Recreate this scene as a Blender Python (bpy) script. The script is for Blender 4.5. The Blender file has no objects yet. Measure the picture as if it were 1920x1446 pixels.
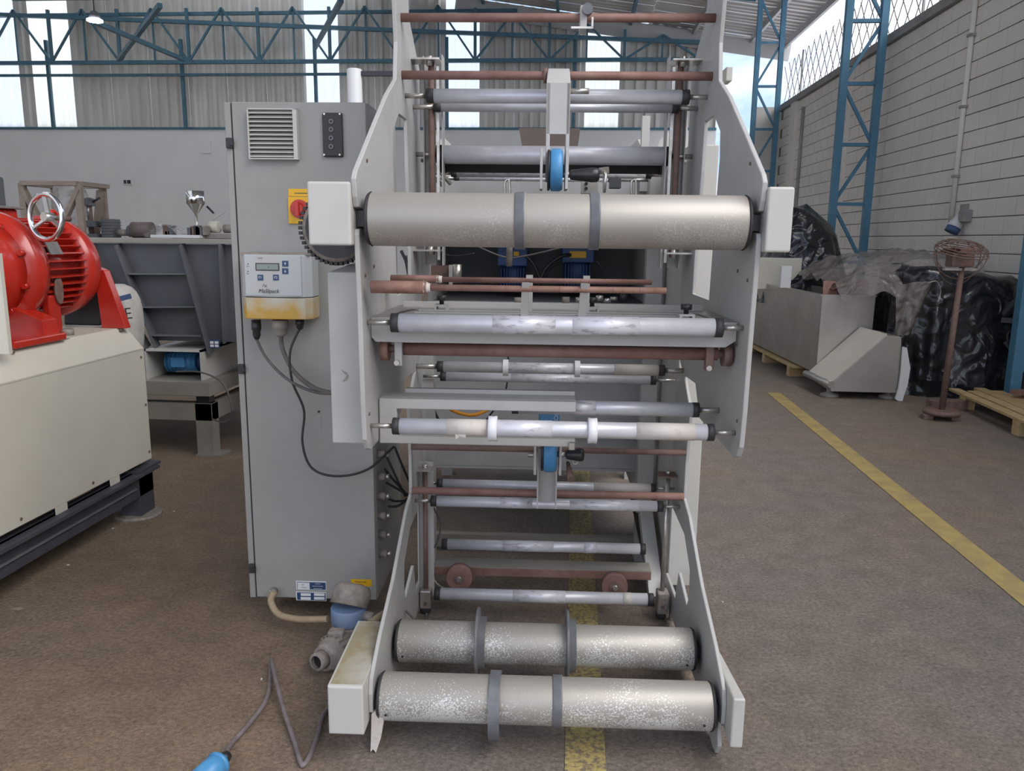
import bpy, bmesh, math, random
from mathutils import Vector as V, Matrix as Mx
from mathutils.geometry import tessellate_polygon
from mathutils import noise as mnoise
random.seed(7)
PI = math.pi
S = bpy.context.scene
C = S.collection

# ------------------------------------------------------------------ camera
F, CH = 1470.0, 1.5
CAMR = Mx.Rotation(math.radians(4.35), 3, 'Z') @ Mx.Rotation(PI/2 - math.radians(10.6), 3, 'X') @ Mx.Rotation(0.0116, 3, 'Z')
cd = bpy.data.cameras.new('camera'); cam = bpy.data.objects.new('camera', cd); C.objects.link(cam)
cd.sensor_width = 36; cd.lens = 36*F/1920; cd.clip_end = 300
cam.matrix_world = Mx.Translation((0, 0, CH)) @ CAMR.to_4x4()
S.camera = cam
# ------------------------------------------------------------------ colour management
S.view_settings.view_transform = 'Standard'; S.view_settings.look = 'None'
S.view_settings.gamma = 1; S.view_settings.use_curve_mapping = False
S.view_settings.exposure = 2.35
# ------------------------------------------------------------------ sky
w = bpy.data.worlds.new('sky'); S.world = w; w.use_nodes = True
nt = w.node_tree; N = nt.nodes; L = nt.links
for n in list(N): N.remove(n)
out = N.new('ShaderNodeOutputWorld'); bg = N.new('ShaderNodeBackground'); tc = N.new('ShaderNodeTexCoord')
mp = N.new('ShaderNodeMapping'); mp.inputs['Scale'].default_value = (1, 1, 2.2); mp.inputs['Location'].default_value = (.3, .1, .25)
nz = N.new('ShaderNodeTexNoise'); nz.inputs['Scale'].default_value = 2.6; nz.inputs['Detail'].default_value = 7; nz.inputs['Roughness'].default_value = .55
cr = N.new('ShaderNodeValToRGB'); e = cr.color_ramp.elements
e[0].position = .43; e[0].color = (.24, .33, .50, 1); e[1].position = .64; e[1].color = (.82, .80, .79, 1)
L.new(tc.outputs['Generated'], mp.inputs['Vector']); L.new(mp.outputs[0], nz.inputs['Vector'])
L.new(nz.outputs['Fac'], cr.inputs[0]); L.new(cr.outputs[0], bg.inputs[0]); L.new(bg.outputs[0], out.inputs[0])
bg.inputs[1].default_value = .52
# the sun behind thin cloud: a very soft light from the right, in front and above
sd = bpy.data.lights.new('hazy_sun', 'SUN'); sd.energy = .75; sd.angle = math.radians(55); sd.color = (1, .965, .92)
sun = bpy.data.objects.new('hazy_sun', sd); C.objects.link(sun); sun.rotation_euler = V((.62, -.45, .85)).to_track_quat('Z', 'Y').to_euler()

# ------------------------------------------------------------------ materials
def mat(name, c, rough=.5, metal=0.0, c2=None, scale=6.0, lo=.35, hi=.65, bump=0.0, bscale=60.0, detail=6, spec=None, stretch=None, emit=None, alpha=None, coat=0, trans=0):
    m = bpy.data.materials.new(name); m.use_nodes = True
    t = m.node_tree; n = t.nodes; b = n['Principled BSDF']; l = t.links
    b.inputs['Base Color'].default_value = (*c, 1); b.inputs['Roughness'].default_value = rough; b.inputs['Metallic'].default_value = metal
    if spec is not None: b.inputs['Specular IOR Level'].default_value = spec
    if coat: b.inputs['Coat Weight'].default_value = coat; b.inputs['Coat Roughness'].default_value = .12
    if trans: b.inputs['Transmission Weight'].default_value = trans
    if alpha is not None: b.inputs['Alpha'].default_value = alpha
    if emit: b.inputs['Emission Color'].default_value = (*emit[0], 1); b.inputs['Emission Strength'].default_value = emit[1]
    src = None
    def coords():
        nonlocal src
        if src is None:
            g = n.new('ShaderNodeNewGeometry'); src = g.outputs['Position']
            if stretch:
                k = n.new('ShaderNodeMapping'); k.inputs['Scale'].default_value = stretch; l.new(src, k.inputs[0]); src = k.outputs[0]
        return src
    if c2 is not None:
        q = n.new('ShaderNodeTexNoise'); q.inputs['Scale'].default_value = scale; q.inputs['Detail'].default_value = detail; q.inputs['Roughness'].default_value = .62
        l.new(coords(), q.inputs['Vector'])
        r = n.new('ShaderNodeValToRGB'); r.color_ramp.elements[0].position = lo; r.color_ramp.elements[1].position = hi
        r.color_ramp.elements[0].color = (*c, 1); r.color_ramp.elements[1].color = (*c2, 1)
        l.new(q.outputs['Fac'], r.inputs[0]); l.new(r.outputs[0], b.inputs['Base Color'])
        mr = n.new('ShaderNodeMapRange'); mr.inputs['To Min'].default_value = max(rough-.08, .03); mr.inputs['To Max'].default_value = min(rough+.12, 1)
        l.new(q.outputs['Fac'], mr.inputs[0]); l.new(mr.outputs[0], b.inputs['Roughness'])
    if bump:
        q = n.new('ShaderNodeTexNoise'); q.inputs['Scale'].default_value = bscale; q.inputs['Detail'].default_value = 5
        l.new(coords(), q.inputs['Vector'])
        u = n.new('ShaderNodeBump'); u.inputs['Strength'].default_value = bump; u.inputs['Distance'].default_value = .01
        l.new(q.outputs['Fac'], u.inputs['Height']); l.new(u.outputs[0], b.inputs['Normal'])
    return m
M = {}
M['paint'] = mat('grey_machine_paint', (.46, .45, .435), .42, c2=(.40, .385, .365), scale=5, lo=.45, hi=.75)
M['cab'] = mat('cabinet_paint', (.33, .325, .31), .45, c2=(.28, .27, .25), scale=2.2, lo=.35, hi=.75)
M['cover'] = mat('cover_paint', (.53, .515, .48), .4, c2=(.46, .44, .39), scale=7, lo=.5, hi=.8)
M['coverdusty'] = mat('dusty_cover_paint', (.47, .455, .40), .5, c2=(.33, .27, .17), scale=5, lo=.36, hi=.56)
M['inner'] = mat('inner_panel_grey', (.43, .43, .43), .5, c2=(.33, .33, .32), scale=4, lo=.4, hi=.75)
M['dark'] = mat('black_plastic', (.022, .022, .025), .38)
M['rubber'] = mat('dark_rubber', (.035, .033, .035), .6)
M['collar'] = mat('dark_grey_collar', (.12, .125, .14), .42, c2=(.17, .17, .18), scale=22)
M['alu'] = mat('aluminium_roller', (.68, .68, .73), .34, .25, c2=(.58, .58, .62), scale=10, lo=.4, hi=.62)
M['aluw'] = mat('aluminium_worn', (.72, .71, .76), .38, .2, c2=(.42, .40, .44), scale=26, lo=.52, hi=.66, stretch=(1, 3, 3))
M['steel'] = mat('steel_shaft', (.62, .60, .57), .3, .8, c2=(.45, .42, .38), scale=30)
M['tape'] = mat('beige_tape', (.60, .55, .50), .6, c2=(.50, .43, .38), scale=40, lo=.55, hi=.7)
M['white'] = mat('white_nylon', (.80, .80, .83), .4)
M['rust'] = mat('rusty_steel', (.215, .110, .088), .6, .1, c2=(.29, .17, .14), scale=18, lo=.35, hi=.7, bump=.1, bscale=200)
M['rustl'] = mat('light_rust', (.30, .17, .13), .65, .1, c2=(.22, .115, .085), scale=30, bump=.1, bscale=200)
M['rustd'] = mat('dark_rust', (.15, .09, .075), .65, .1, c2=(.21, .135, .11), scale=25)
M['drum'] = mat('nickel_drum', (.40, .365, .325), .40, .45, c2=(.33, .295, .26), scale=5, lo=.35, hi=.7, bump=.05, bscale=500)
def speckle(name, base, spk, scale, lo, hi, metal=.3):
    m = mat(name, base, .45, metal); t = m.node_tree; n = t.nodes; l = t.links; b = n['Principled BSDF']
    g = n.new('ShaderNodeNewGeometry'); q = n.new('ShaderNodeTexNoise'); q.inputs['Scale'].default_value = scale; q.inputs['Detail'].default_value = 3
    q2 = n.new('ShaderNodeTexNoise'); q2.inputs['Scale'].default_value = 7; q2.inputs['Detail'].default_value = 3
    l.new(g.outputs['Position'], q.inputs['Vector']); l.new(g.outputs['Position'], q2.inputs['Vector'])
    a = n.new('ShaderNodeMath'); a.operation = 'MULTIPLY_ADD'; a.inputs[1].default_value = .55; l.new(q2.outputs['Fac'], a.inputs[0]); l.new(q.outputs['Fac'], a.inputs[2])
    # wear grows towards the underside of the drum
    sx = n.new('ShaderNodeSeparateXYZ'); l.new(g.outputs['Normal'], sx.inputs[0])
    a2 = n.new('ShaderNodeMath'); a2.operation = 'MULTIPLY_ADD'; a2.inputs[1].default_value = -.17; l.new(sx.outputs[2], a2.inputs[0]); l.new(a.outputs[0], a2.inputs[2])
    r = n.new('ShaderNodeValToRGB'); r.color_ramp.elements[0].position = lo; r.color_ramp.elements[1].position = hi
    r.color_ramp.elements[0].color = (*base, 1); r.color_ramp.elements[1].color = (*spk, 1)
    l.new(a2.outputs[0], r.inputs[0]); l.new(r.outputs[0], b.inputs['Base Color'])
    return m
M['drum_top'] = speckle('worn_drum_upper', (.40, .365, .325), (.52, .49, .45), 260, .88, 1.02)
M['drum_low'] = speckle('worn_drum_lower', (.385, .355, .315), (.72, .72, .69), 210, .77, .91)
M['brush'] = mat('brushed_stainless', (.60, .575, .54), .34, .85, c2=(.48, .455, .42), scale=3, lo=.35, hi=.7)
M['chrome'] = mat('polished_steel', (.75, .75, .75), .12, 1)
M['galv'] = mat('galvanised_table', (.36, .335, .325), .38, .55, c2=(.28, .25, .24), scale=9, stretch=(1, 6, 1))
M['bluep'] = mat('blue_plastic', (.075, .28, .53), .38, c2=(.06, .23, .46), scale=20)
M['bluem'] = mat('blue_motor_paint', (.04, .10, .27), .5, c2=(.03, .07, .18), scale=12)
M['bluel'] = mat('dusty_blue', (.12, .21, .38), .6, c2=(.18, .22, .30), scale=20)
M['dust'] = mat('dusty_casting', (.31, .27, .235), .75, c2=(.20, .17, .15), scale=35, bump=.3, bscale=90)
M['yellow'] = mat('yellow_label', (.75, .42, .01), .45)
M['redk'] = mat('red_knob', (.50, .03, .02), .35)
M['orange'] = mat('orange_cable', (.75, .30, .02), .45)
M['hose'] = mat('beige_hose', (.42, .33, .22), .6, c2=(.32, .24, .15), scale=20)
M['cable'] = mat('black_cable', (.03, .03, .03), .5)
M['cableg'] = mat('grey_cable', (.09, .08, .08), .55, c2=(.14, .12, .12), scale=30)
M['cablep'] = mat('dusty_cable', (.21, .175, .18), .7, c2=(.15, .12, .12), scale=30)
M['cream'] = mat('cream_paint', (.60, .565, .48), .45, c2=(.55, .51, .43), scale=3, lo=.4, hi=.8)
M['navy'] = mat('dark_navy_steel', (.045, .045, .06), .5, c2=(.07, .07, .085), scale=8)
M['red'] = mat('glossy_red_paint', (.52, .026, .013), .25, c2=(.44, .022, .011), scale=8, coat=.5)
M['hop'] = mat('grey_hopper_steel', (.105, .11, .12), .55, c2=(.13, .135, .145), scale=4)
M['stand'] = mat('beige_stand_paint', (.29, .27, .235), .55, c2=(.24, .22, .19), scale=5)
M['wallp'] = mat('white_wall_plaster', (.74, .73, .71), .85, c2=(.68, .67, .65), scale=.5)
M['mortar'] = mat('grey_mortar', (.17, .155, .14), .9)
M['block'] = mat('painted_block', (.80, .755, .69), .8, c2=(.72, .68, .615), scale=1.2, bump=.25, bscale=45)
M['conc'] = mat('concrete_cap', (.36, .35, .34), .85, c2=(.28, .27, .26), scale=4)
M['teal'] = mat('blue_steel_paint', (.065, .165, .225), .5, c2=(.05, .125, .17), scale=4)
M['tower'] = mat('blue_tower_paint', (.09, .24, .36), .5, c2=(.07, .19, .28), scale=4)
M['sheet'] = mat('grey_cladding', (.62, .60, .56), .5, .1, c2=(.50, .48, .44), scale=.9, stretch=(1, 1, .3))
M['roofs'] = mat('roof_sheet', (.50, .49, .48), .5, .2, c2=(.44, .43, .42), scale=.8)
M['wood'] = mat('pallet_pine', (.55, .40, .21), .7, c2=(.43, .29, .13), scale=10, stretch=(1, 1, 1), bump=.15, bscale=80)
M['woodg'] = mat('grey_crate_wood', (.35, .28, .22), .75, c2=(.27, .21, .17), scale=9)
M['brown'] = mat('brown_bin_steel', (.15, .115, .10), .6)
M['lcd'] = mat('lcd_glass', (.22, .26, .23), .2)
M['sign'] = mat('blue_label', (.025, .055, .14), .4)
M['paperw'] = mat('white_print', (.68, .68, .68), .5)
M['sack'] = mat('white_woven_sack', (.50, .48, .45), .7, c2=(.40, .38, .35), scale=12, bump=.4, bscale=14)
M['ink'] = mat('dark_print', (.06, .055, .055), .6)
M['inkb'] = mat('blue_print', (.06, .10, .22), .6)
M['lamp'] = mat('lamp_lens', (1, 1, 1), .5, emit=((.9, .97, 1), 18))
def cond(name, base, st):   # stained control box plastic
    m = mat(name, base, .4); t = m.node_tree; n = t.nodes; l = t.links; b = n['Principled BSDF']
    g = n.new('ShaderNodeNewGeometry'); q = n.new('ShaderNodeTexNoise'); q.inputs['Scale'].default_value = 16; q.inputs['Detail'].default_value = 7
    l.new(g.outputs['Position'], q.inputs['Vector'])
    sx = n.new('ShaderNodeSeparateXYZ'); l.new(g.outputs['Position'], sx.inputs[0])
    mr = n.new('ShaderNodeMapRange'); mr.inputs['From Min'].default_value = 1.285; mr.inputs['From Max'].default_value = 1.20
    l.new(sx.outputs[2], mr.inputs[0])
    mx = n.new('ShaderNodeMapRange'); mx.inputs['From Min'].default_value = -.86; mx.inputs['From Max'].default_value = -1.02
    l.new(sx.outputs[0], mx.inputs[0])
    k = n.new('ShaderNodeMath'); k.operation = 'MULTIPLY'; l.new(mr.outputs[0], k.inputs[0]); l.new(mx.outputs[0], k.inputs[1])
    a = n.new('ShaderNodeMath'); a.operation = 'MULTIPLY_ADD'; a.inputs[1].default_value = .5; l.new(k.outputs[0], a.inputs[0]); l.new(q.outputs['Fac'], a.inputs[2])
    r = n.new('ShaderNodeValToRGB'); r.color_ramp.elements[0].position = .5; r.color_ramp.elements[1].position = .85
    r.color_ramp.elements[0].color = (*base, 1); r.color_ramp.elements[1].color = (*st, 1)
    l.new(a.outputs[0], r.inputs[0]); l.new(r.outputs[0], b.inputs['Base Color']); return m
M['cbox'] = mat('control_box_plastic', (.46, .48, .49), .38, c2=(.47, .45, .40), scale=6, lo=.45, hi=.7)
M['cstain'] = cond('yellowed_plastic', (.50, .46, .37), (.50, .30, .05))
# translucent sheet, wall and added roof strips: daylight behind it really comes through
def translucent(name, c):
    m = bpy.data.materials.new(name); m.use_nodes = True; t = m.node_tree; n = t.nodes; l = t.links
    for x in list(n): n.remove(x)
    o = n.new('ShaderNodeOutputMaterial'); tr = n.new('ShaderNodeBsdfTranslucent'); tr.inputs[0].default_value = (*c, 1)
    g = n.new('ShaderNodeBsdfTransparent'); g.inputs[0].default_value = (*c, 1); mx = n.new('ShaderNodeMixShader'); mx.inputs[0].default_value = .10
    l.new(tr.outputs[0], mx.inputs[1]); l.new(g.outputs[0], mx.inputs[2]); l.new(mx.outputs[0], o.inputs[0]); return m
M['skylight'] = translucent('translucent_sheet', (.86, .87, .86))
M['skylight_warm'] = translucent('yellowed_translucent_sheet', (.92, .87, .72))
def film(name, c, rough, al, bump=.6, bs=9):
    m = mat(name, c, rough, bump=bump, bscale=bs, coat=.3); b = m.node_tree.nodes['Principled BSDF']; b.inputs['Alpha'].default_value = al
    m.node_tree.nodes['Bump'].inputs['Distance'].default_value = .09
    for q in m.node_tree.nodes:
        if q.type == 'TEX_NOISE': q.inputs['Detail'].default_value = 1.5; q.inputs['Roughness'].default_value = .4; q.inputs['Distortion'].default_value = .8
    return m
M['blackfilm'] = film('black_plastic_film', (.012, .012, .016), .2, 1, 1, 5)
M['clearfilm'] = film('clear_dusty_film', (.30, .26, .24), .18, .62, 1, 6)
M['wrap'] = film('clear_wrap', (.60, .58, .55), .25, .45, .8, 10)
# floor: trodden concrete, brown in the lane, grey by the machine, coarse grain
def floor_mat():
    m = bpy.data.materials.new('dirty_concrete_floor'); m.use_nodes = True; t = m.node_tree; n = t.nodes; l = t.links; b = n['Principled BSDF']
    g = n.new('ShaderNodeNewGeometry')
    def nzz(s, d=6, r=.6):
        q = n.new('ShaderNodeTexNoise'); q.inputs['Scale'].default_value = s; q.inputs['Detail'].default_value = d; q.inputs['Roughness'].default_value = r; l.new(g.outputs['Position'], q.inputs['Vector']); return q.outputs['Fac']
    def ramp(f, p0, c0, p1, c1):
        r = n.new('ShaderNodeValToRGB'); r.color_ramp.elements[0].position = p0; r.color_ramp.elements[1].position = p1
        r.color_ramp.elements[0].color = (*c0, 1); r.color_ramp.elements[1].color = (*c1, 1); l.new(f, r.inputs[0]); return r.outputs[0]
    def mix(f, a, c, mode='MIX'):
        k = n.new('ShaderNodeMix'); k.data_type = 'RGBA'; k.blend_type = mode
        if isinstance(f, float): k.inputs[0].default_value = f
        else: l.new(f, k.inputs[0])
        l.new(a, k.inputs[6]); l.new(c, k.inputs[7]); return k.outputs[2]
    # dust lies thick left of the machine and down the open lane
    sx = n.new('ShaderNodeSeparateXYZ'); l.new(g.outputs['Position'], sx.inputs[0])
    mr = n.new('ShaderNodeMapRange'); mr.inputs['From Min'].default_value = -.35; mr.inputs['From Max'].default_value = -1.1; l.new(sx.outputs[0], mr.inputs[0])
    ad = n.new('ShaderNodeMath'); ad.operation = 'MULTIPLY_ADD'; ad.inputs[1].default_value = .30; l.new(mr.outputs[0], ad.inputs[0]); l.new(nzz(.55, 4), ad.inputs[2])
    big = ramp(ad.outputs[0], .42, (.225, .192, .170), .74, (.280, .200, .138))
    mid = ramp(nzz(7, 8, .7), .3, (.74, .73, .72), .72, (1.16, 1.15, 1.14))
    fine = ramp(nzz(64, 6, .8), .30, (.40, .39, .38), .62, (1.22, 1.22, 1.22))
    spk = ramp(nzz(190, 2, .5), .66, (0, 0, 0), .73, (.16, .145, .13))
    col = mix(1.0, mix(1.0, big, mid, 'MULTIPLY'), fine, 'MULTIPLY'); col = mix(1.0, col, spk, 'ADD')
    l.new(col, b.inputs['Base Color']); b.inputs['Roughness'].default_value = .62
    u = n.new('ShaderNodeBump'); u.inputs['Strength'].default_value = 1; u.inputs['Distance'].default_value = .011
    l.new(nzz(52, 6, .7), u.inputs['Height']); l.new(u.outputs[0], b.inputs['Normal']); return m
M['floor'] = floor_mat()
M['line'] = mat('worn_yellow_line', (.40, .315, .115), .6, c2=(.17, .135, .095), scale=64, lo=.44, hi=.60, bump=.6, bscale=70, detail=4)
M['line2'] = mat('yellow_line', (.40, .30, .105), .6, c2=(.28, .215, .11), scale=9, lo=.42, hi=.7)

# ------------------------------------------------------------------ mesh helpers
I4 = Mx.Identity(4)
class MB:
    def __init__(s, T=None): s.v = []; s.f = []; s.s = []; s.T = T or I4
    def add(s, vs, fs, smooth=False):
        o = len(s.v); s.v += [s.T @ V(p) for p in vs]
        for f in fs: s.f.append([i+o for i in f]); s.s.append(smooth)
        return s
    def box(s, x0, x1, y0, y1, z0, z1):
        x0, x1 = min(x0, x1), max(x0, x1); y0, y1 = min(y0, y1), max(y0, y1); z0, z1 = min(z0, z1), max(z0, z1)
        return s.add([(x0,y0,z0),(x1,y0,z0),(x1,y1,z0),(x0,y1,z0),(x0,y0,z1),(x1,y0,z1),(x1,y1,z1),(x0,y1,z1)],
              [(0,3,2,1),(4,5,6,7),(0,1,5,4),(1,2,6,5),(2,3,7,6),(3,0,4,7)])
    def bar(s, a, b, w, h=None, up=(0,0,1)):     # rectangular bar between two points
        h = h or w; a = V(a); b = V(b); d = (b-a).normalized(); u = V(up)
        if abs(d.dot(u)) > .95: u = V((0,1,0))
        r = d.cross(u).normalized(); u = r.cross(d).normalized()
        c = []
        for p in (a, b):
            for i, j in ((-1,-1),(1,-1),(1,1),(-1,1)): c.append(p + r*(i*w/2) + u*(j*h/2))
        return s.add(c, [(3,2,1,0),(4,5,6,7),(0,1,5,4),(1,2,6,5),(2,3,7,6),(3,0,4,7)])
    def prof(s, a, b, pr, seg=24, caps=True, smooth=True):      # lathe along a->b, pr = [(t 0..1, r), ...]
        a = V(a); b = V(b); d = b-a; n = d.normalized(); u = V((0,0,1)) if abs(n.z) < .9 else V((1,0,0))
        r = n.cross(u).normalized(); u = r.cross(n).normalized(); vs = []; fs = []
        for t, rad in pr:
            p = a + d*t
            for k in range(seg):
                an = 2*PI*k/seg; vs.append(p + r*(math.cos(an)*rad) + u*(math.sin(an)*rad))
        s.add(vs, [(i*seg+k, i*seg+(k+1)%seg, (i+1)*seg+(k+1)%seg, (i+1)*seg+k) for i in range(len(pr)-1) for k in range(seg)], smooth)
        if caps:
            o = len(s.v)-len(vs)
            s.f.append([o+k for k in range(seg)][::-1]); s.s.append(False)
            m = o+(len(pr)-1)*seg; s.f.append([m+k for k in range(seg)]); s.s.append(False)
        return s
    def cyl(s, a, b, r, r2=None, seg=24): return s.prof(a, b, [(0, r), (1, r if r2 is None else r2)], seg)
    def ring(s, a, b, ro, ri, seg=32):    # thick washer
        return s.prof(a, b, [(0, ri), (0, ro), (1, ro), (1, ri), (0, ri)], seg, caps=False, smooth=False)
    def torus(s, c, n, R, r, seg=40, rs=10, a0=0, a1=2*PI, sy=1):
        c = V(c); n = V(n).normalized(); u = V((0,0,1)) if abs(n.z) < .9 else V((1,0,0)); x = n.cross(u).normalized(); y = n.cross(x).normalized()
        pts = [c + x*(R*math.cos(a0+(a1-a0)*k/seg)) + y*(R*sy*math.sin(a0+(a1-a0)*k/seg)) for k in range(seg + (0 if a1-a0 > 6.28 else 1))]
        return s.tube(pts, r, rs, closed=a1-a0 > 6.28)
    def tube(s, pts, r, seg=8, closed=False):
        pts = [V(p) for p in pts]; n = len(pts); vs = []; prev = None
        for i, p in enumerate(pts):
            if closed: d = pts[(i+1)%n]-pts[i-1]
            else: d = pts[min(i+1, n-1)]-pts[max(i-1, 0)]
            d = d.normalized()
            if prev is None: u = V((0,0,1)) if abs(d.z) < .9 else V((1,0,0)); u = d.cross(u).normalized()
            else: u = (prev - d*prev.dot(d)).normalized()
            prev = u; w_ = d.cross(u)
            for k in range(seg): an = 2*PI*k/seg; vs.append(p + u*(math.cos(an)*r) + w_*(math.sin(an)*r))
        fs = [(i*seg+k, i*seg+(k+1)%seg, ((i+1)%n)*seg+(k+1)%seg, ((i+1)%n)*seg+k) for i in range(n if closed else n-1) for k in range(seg)]
        s.add(vs, fs, True)
        if not closed:
            o = len(s.v)-len(vs); s.f.append([o+k for k in range(seg)][::-1]); s.f.append([o+(n-1)*seg+k for k in range(seg)]); s.s += [False, False]
        return s
    def prism(s, poly, axis, a, b, holes=()):    # poly in the plane normal to axis, extruded a..b
        loops = [list(poly)] + [list(h) for h in holes]; flat = [p for l_ in loops for p in l_]
        def P3(p, t): return (t, p[0], p[1]) if axis == 'x' else ((p[0], t, p[1]) if axis == 'y' else (p[0], p[1], t))
        tri = tessellate_polygon([[V((p[0], p[1], 0)) for p in l_] for l_ in loops])
        n = len(flat); vs = [P3(p, a) for p in flat] + [P3(p, b) for p in flat]
        fs = [tuple(t) for t in tri] + [tuple(i+n for i in reversed(t)) for t in tri]
        o = 0
        for l_ in loops:
            m = len(l_)
            for k in range(m): fs.append((o+k, o+(k+1)%m, n+o+(k+1)%m, n+o+k))
            o += m
        return s.add(vs, fs)
def smooth_path(pts, n=8):
    pts = [V(p) for p in pts]; o = []
    for i in range(len(pts)-1):
        p0 = pts[max(i-1, 0)]; p1 = pts[i]; p2 = pts[i+1]; p3 = pts[min(i+2, len(pts)-1)]
        for k in range(n):
            t = k/n; o.append(.5*((2*p1)+(p2-p0)*t+(2*p0-5*p1+4*p2-p3)*t*t+(3*p1-p0-3*p2+p3)*t**3))
    return o + [pts[-1]]
WM = {}     # world matrices kept by hand, so nothing waits for a depsgraph update
def link(o, parent, world):
    C.objects.link(o)
    if parent is not None: o.parent = parent; o.matrix_basis = WM[parent.name].inverted() @ world
    else: o.matrix_basis = world
    WM[o.name] = world
def tag(o, label, cat, group=None):
    o['label'] = label; o['category'] = cat
    if group: o['group'] = group
    return o
def thing(name, label, cat, loc, rz=0, group=None):
    o = bpy.data.objects.new(name, None); o.empty_display_size = .1
    link(o, None, Mx.Translation(loc) @ Mx.Rotation(rz, 4, 'Z')); return tag(o, label, cat, group)
def obj(name, mb, m, parent=None, bev=0, label=None, segs=2):
    # mb holds world coordinates; the object gets its origin at its own middle
    me = bpy.data.meshes.new(name)
    lo = V([min(v[i] for v in mb.v) for i in range(3)]); hi = V([max(v[i] for v in mb.v) for i in range(3)]); c = (lo+hi)/2
    if parent is None: c.z = lo.z
    W = Mx.Translation(c)
    if parent is not None:
        R_ = WM[parent.name].to_3x3().to_4x4(); W = Mx.Translation(c) @ R_
    Wi = W.inverted(); me.from_pydata([Wi @ v for v in mb.v], [], mb.f); me.validate()
    if len(me.polygons) == len(mb.s): me.polygons.foreach_set('use_smooth', mb.s)
    b = bmesh.new(); b.from_mesh(me); bmesh.ops.remove_doubles(b, verts=b.verts, dist=1e-6); bmesh.ops.recalc_face_normals(b, faces=b.faces); b.to_mesh(me); b.free()
    me.materials.append(m if not isinstance(m, str) else M[m])
    o = bpy.data.objects.new(name, me); link(o, parent, W)
    if bev:
        q = o.modifiers.new('bevel', 'BEVEL'); q.width = bev; q.segments = segs; q.limit_method = 'ANGLE'; q.angle_limit = math.radians(40)
    if label: o['label'] = label
    return o
def struct(name, mb, m, label, parent=None):
    o = obj(name, mb, m, parent)
    if parent is None: o['kind'] = 'structure'; o['label'] = label
    return o
def clone(o, parent, W):
    c = o.copy(); C.objects.link(c); c.parent = parent
    c.matrix_basis = (WM[parent.name].inverted() @ W) if parent else W; WM[c.name] = W; return c
def text(name, body, size, T, m, parent, depth=.0006, sx=1, shear=0, label=None):
    cu = bpy.data.curves.new(name, 'FONT'); cu.body = body; cu.size = size; cu.extrude = depth; cu.align_x = 'CENTER'; cu.align_y = 'CENTER'; cu.shear = shear
    t = bpy.data.objects.new(name, cu); C.objects.link(t); dg = bpy.context.evaluated_depsgraph_get()
    me = bpy.data.meshes.new_from_object(t.evaluated_get(dg)); bpy.data.objects.remove(t)
    me.materials.clear(); me.materials.append(M[m]); o = bpy.data.objects.new(name, me)
    link(o, parent, T @ Mx.Diagonal((sx, 1, 1, 1)))
    if label: o['label'] = label
    return o
FRONT = Mx.Rotation(PI/2, 4, 'X')      # text facing -y

# a point of the room read off the photograph at a known depth (y), side (x) or height (z)
MACH = Mx.Rotation(math.radians(2.3), 4, 'Z')
def at(px, py, T=I4, **k):
    d = CAMR @ V(((px-960)/F, -(py-723)/F, -1)); R3 = T.to_3x3().inverted(); d = R3 @ d; c = R3 @ V((0, 0, CH))
    i = 'xyz'.index(list(k)[0]); t = (list(k.values())[0]-c[i])/d[i]; return c + d*t
def mat_(px, py, **k): return at(px, py, MACH, **k)
def zc(y, z): return .983*y + .184*(CH-z)
exec_parts = []

# ================================================================== SETTING
XW = 4.6
fl = MB().add([(-23, -9, 0), (12, -9, 0), (12, 30, 0), (-23, 30, 0)], [(0, 1, 2, 3)])
struct('floor', fl, 'floor', 'dusty brown and grey worn concrete floor')
def strip(name, pts, m, lab):
    b = MB(); n = len(pts)//2
    vs = [(x, y, .002) for x, y in pts] + [(x, y, .0035) for x, y in pts]
    b.add(vs, [(0,3,2,1),(4,5,6,7),(0,1,5,4),(1,2,6,5),(2,3,7,6),(3,0,4,7)])
    o = obj(name, b, m); o['kind'] = 'structure'; o['label'] = lab
strip('trim_1', [(.010, 1.2), (.128, 1.2), (.150, 9.5), (.020, 9.5)], 'line', 'worn yellow floor line running under the machine')
strip('trim_2', [(1.90, 1.0), (2.03, 1.0), (2.11, 7.95), (1.98, 7.95)], 'line2', 'yellow floor line in the open lane on the right')

# block wall: backing in mortar, each block proud of it
wr = struct('wall_right', MB().box(XW+.012, XW+.2, -7, 19.0, 0, 4.4), 'mortar', 'long wall of light painted concrete blocks on the right')
BW, BH, J = .39, .19, .01
blk = MB().box(0, .014, -BW/2, BW/2, -BH/2, BH/2)
proto = obj('block', blk, 'block', wr, bev=.003, segs=1)
cells = []
for r in range(22):
    z = .1 + r*.2
    n = 0
    y = 7.4 + (0 if r % 2 else .2)
    while y < 18.8:
        cells.append((r, y, z)); y += .4
def seen_first(c):     # nearest blocks above the covered tank first
    return c[1] + (0 if c[2] > .9 else 5)
cells.sort(key=seen_first)
first = True
for r, y, z in cells[:296]:
    W = Mx.Translation((XW + .005 + random.uniform(-.0015, .0015), y, z))
    if first:
        WM[proto.name] = W; proto.matrix_basis = WM[wr.name].inverted() @ W; first = False
    else: clone(proto, wr, W)
rest = MB()
for r, y, z in cells[296:]: rest.box(XW-.002, XW+.013, y-BW/2, y+BW/2, z-BH/2, z+BH/2)
for r in range(22):
    y = 7.0 + (0 if r % 2 else .2)
    while y > -6.8: rest.box(XW-.002, XW+.013, y-BW/2, y+BW/2, .1+r*.2-BH/2, .1+r*.2+BH/2); y -= .4
o = obj('far_blocks', rest, 'block', wr); o['kind'] = 'stuff'
struct('trim_3', MB().box(XW-.07, XW+.25, -7, 19.0, 4.4, 4.52), 'conc', 'concrete coping along the top of the block wall')
o = MB(); o.box(XW-.06, XW+.01, 17.6, 18.0, 0, 4.4); o.box(XW-.05, XW+.01, 14.3, 14.5, 0, 4.4)
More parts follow.
